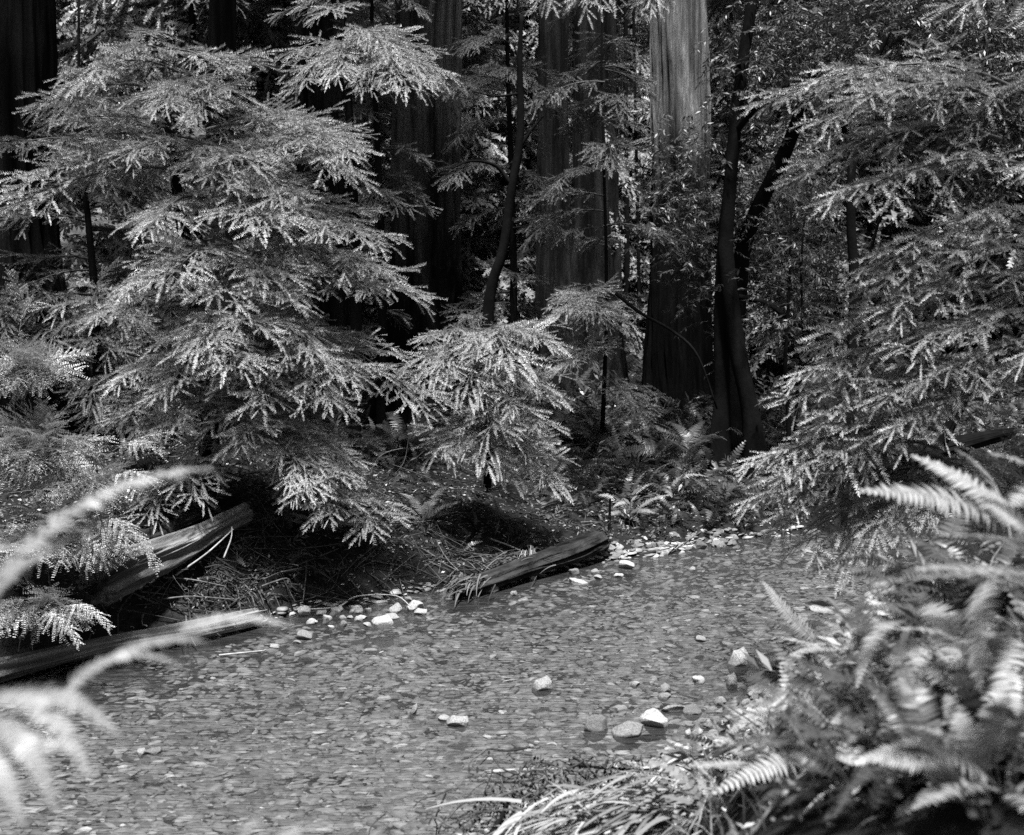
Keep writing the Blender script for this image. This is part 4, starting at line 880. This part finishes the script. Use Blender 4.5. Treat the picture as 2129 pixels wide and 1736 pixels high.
g = Geo(); under(2600, (.2, 5), (2.6, 10.5), .20, near=True, tone=(.5, 1.8)); under(900, (.8, 4), (2.6, 6), .28, near=True, tone=(.5, 1.8))
# thin grass blades
Q = ground_points(5200, (-.6, 4.5), (3, 9.5), rng, lo=.16, near=True); Q = Q[vnoise(Q[:, 0], Q[:, 1], .5, 12) > -.1]
BL = (np.array([[0, -.02, 0], [0, .02, 0], [.5, .016, .10], [.5, -.016, .10], [1, 0, -.02]]), np.array([[3, 2, 4]]), np.array([[0, 1, 2, 3]]), np.ones(5))
d = rng.normal(0, 1, (len(Q), 3)); d[:, 2] = abs(d[:, 2])*.8+.3; g.scatter(BL, frame(d)*rng.uniform(.12, .34, len(Q))[:, None, None], Q, rng.uniform(.6, 2.4, len(Q)))
M['bank_green'] = leaf_mat('bank_green', .11, .3, .45, .25)
tag(link('bank_plants', g.mesh('bank_plants', M['bank_green'])), 'mixed moss, grass and seedlings covering the near bank', 'ground cover', kind='stuff')
# pale dead grass tufts at the bottom
def tuft(u, v, d, n, L, ddir, label, seed, mat='grass', spread=.18, name='grass_tuft', cat='grass tuft', wd=1.0):
    r = np.random.default_rng(seed); p = P(u, v, d); g = Geo()
    for k in range(n):
        o = np.array([r.normal(0, spread), r.normal(0, spread*.7), r.normal(0, .03)]); dd = np.array(ddir)+r.normal(0, .28, 3); dd /= np.linalg.norm(dd); l = L*r.uniform(.5, 1.15)
        lift = r.uniform(.05, .25); bend = r.normal(0, .10, 3); sd = np.cross(dd, [0, 0, 1])+r.normal(0, .3, 3); sd /= np.linalg.norm(sd); w_ = .0045*r.uniform(.7, 1.6)*wd; V = []
        for q in np.linspace(0, 1, 7):
            c = o+dd*l*q+np.array([0, 0, lift*l*q-(lift+.14)*l*q*q])+bend*l*q*q; ww = w_*(1-.8*q**2); V += [c-sd*ww, c+sd*ww]
        g.add(V, None, [[2*i, 2*i+1, 2*i+3, 2*i+2] for i in range(6)], r.uniform(.3, 1.2))
    o = link(name, g.mesh(name, M[mat])); o.location = p; return tag(o, label, cat)
tuft(1400, 1665, 5.3, 230, .40, (-.75, -.45, -.15), 'pale dead grass tuft combed down to the left at the bottom edge', 81, wd=1.9)
tuft(1260, 1710, 5.3, 130, .42, (-.7, -.5, -.1), 'pale dead grass tuft nearest the dark debris at the bottom edge', 82, wd=1.9)
def tangle(u, v, d, n, size, label, seed, spread=.2):
    r = np.random.default_rng(seed); p = P(u, v, d); g = Geo()
    for k in range(n):
        o = r.normal(0, 1, 3)*[spread, spread*.6, spread*.25]; a = r.normal(0, 1, 3); a[2] = -abs(a[2])*.5+.15; a /= np.linalg.norm(a); l = size*r.uniform(.3, 1.2); w_ = r.uniform(.003, .009)
        tube(g, path([o, o+a*l*.4+r.normal(0, .05*l, 3), o+a*l*.75+r.normal(0, .07*l, 3), o+a*l+[0, 0, -.2*l]], 9), np.linspace(w_, w_*.4, 9), 4, r.uniform(.2, 1.1), False)
    o = np.stack([r.normal(0, spread*1.1, 700), r.normal(0, spread*.7, 700), r.normal(-.03, spread*.25, 700)], -1); dd = r.normal(0, 1, (700, 3))
    g.scatter(LF, frame(dd)*r.uniform(.015, .05, 700)[:, None, None], o, r.uniform(.2, 1.6, 700))
    o = link('root_debris', g.mesh('root_debris', M['debris'])); o.location = p; return tag(o, label, 'debris')
tangle(1160, 1615, 6.2, 70, .26, 'dark matted root debris at the near water edge', 83, .20)
tangle(1050, 1680, 6.0, 60, .26, 'dark hanging rootlets left of the matted debris', 84, .15)
tangle(1330, 1625, 6.1, 40, .22, 'twiggy clod between the dark debris and the pale grass', 85, .16)
tangle(420, 1210, 10.4, 80, .45, 'pile of broken twigs and bark between the two pale logs', 86, .30)
tuft(1098, 1146, 12.0, 50, .20, (.1, -.15, -1.0), 'bunch of pale rootlets hanging off the mossy bank log', 85, 'grass', .04, 'hanging_roots', 'roots')
tuft(1690, 1560, 4.9, 160, .35, (-.3, -.4, .5), 'spiky thin grass tuft on the slope right of the shore stones', 86, 'grass', .10)
tuft(975, 1205, 11.2, 120, .26, (-.5, -.5, -.3), 'clump of dead grass caught on the near tip of the mossy bank log', 89, 'litter', .09, wd=1.4)
tuft(1080, 1158, 12.0, 110, .3, (-.8, -.2, -.25), 'matted dead grass lying along the back of the mossy bank log', 90, 'litter', .16, wd=1.2)
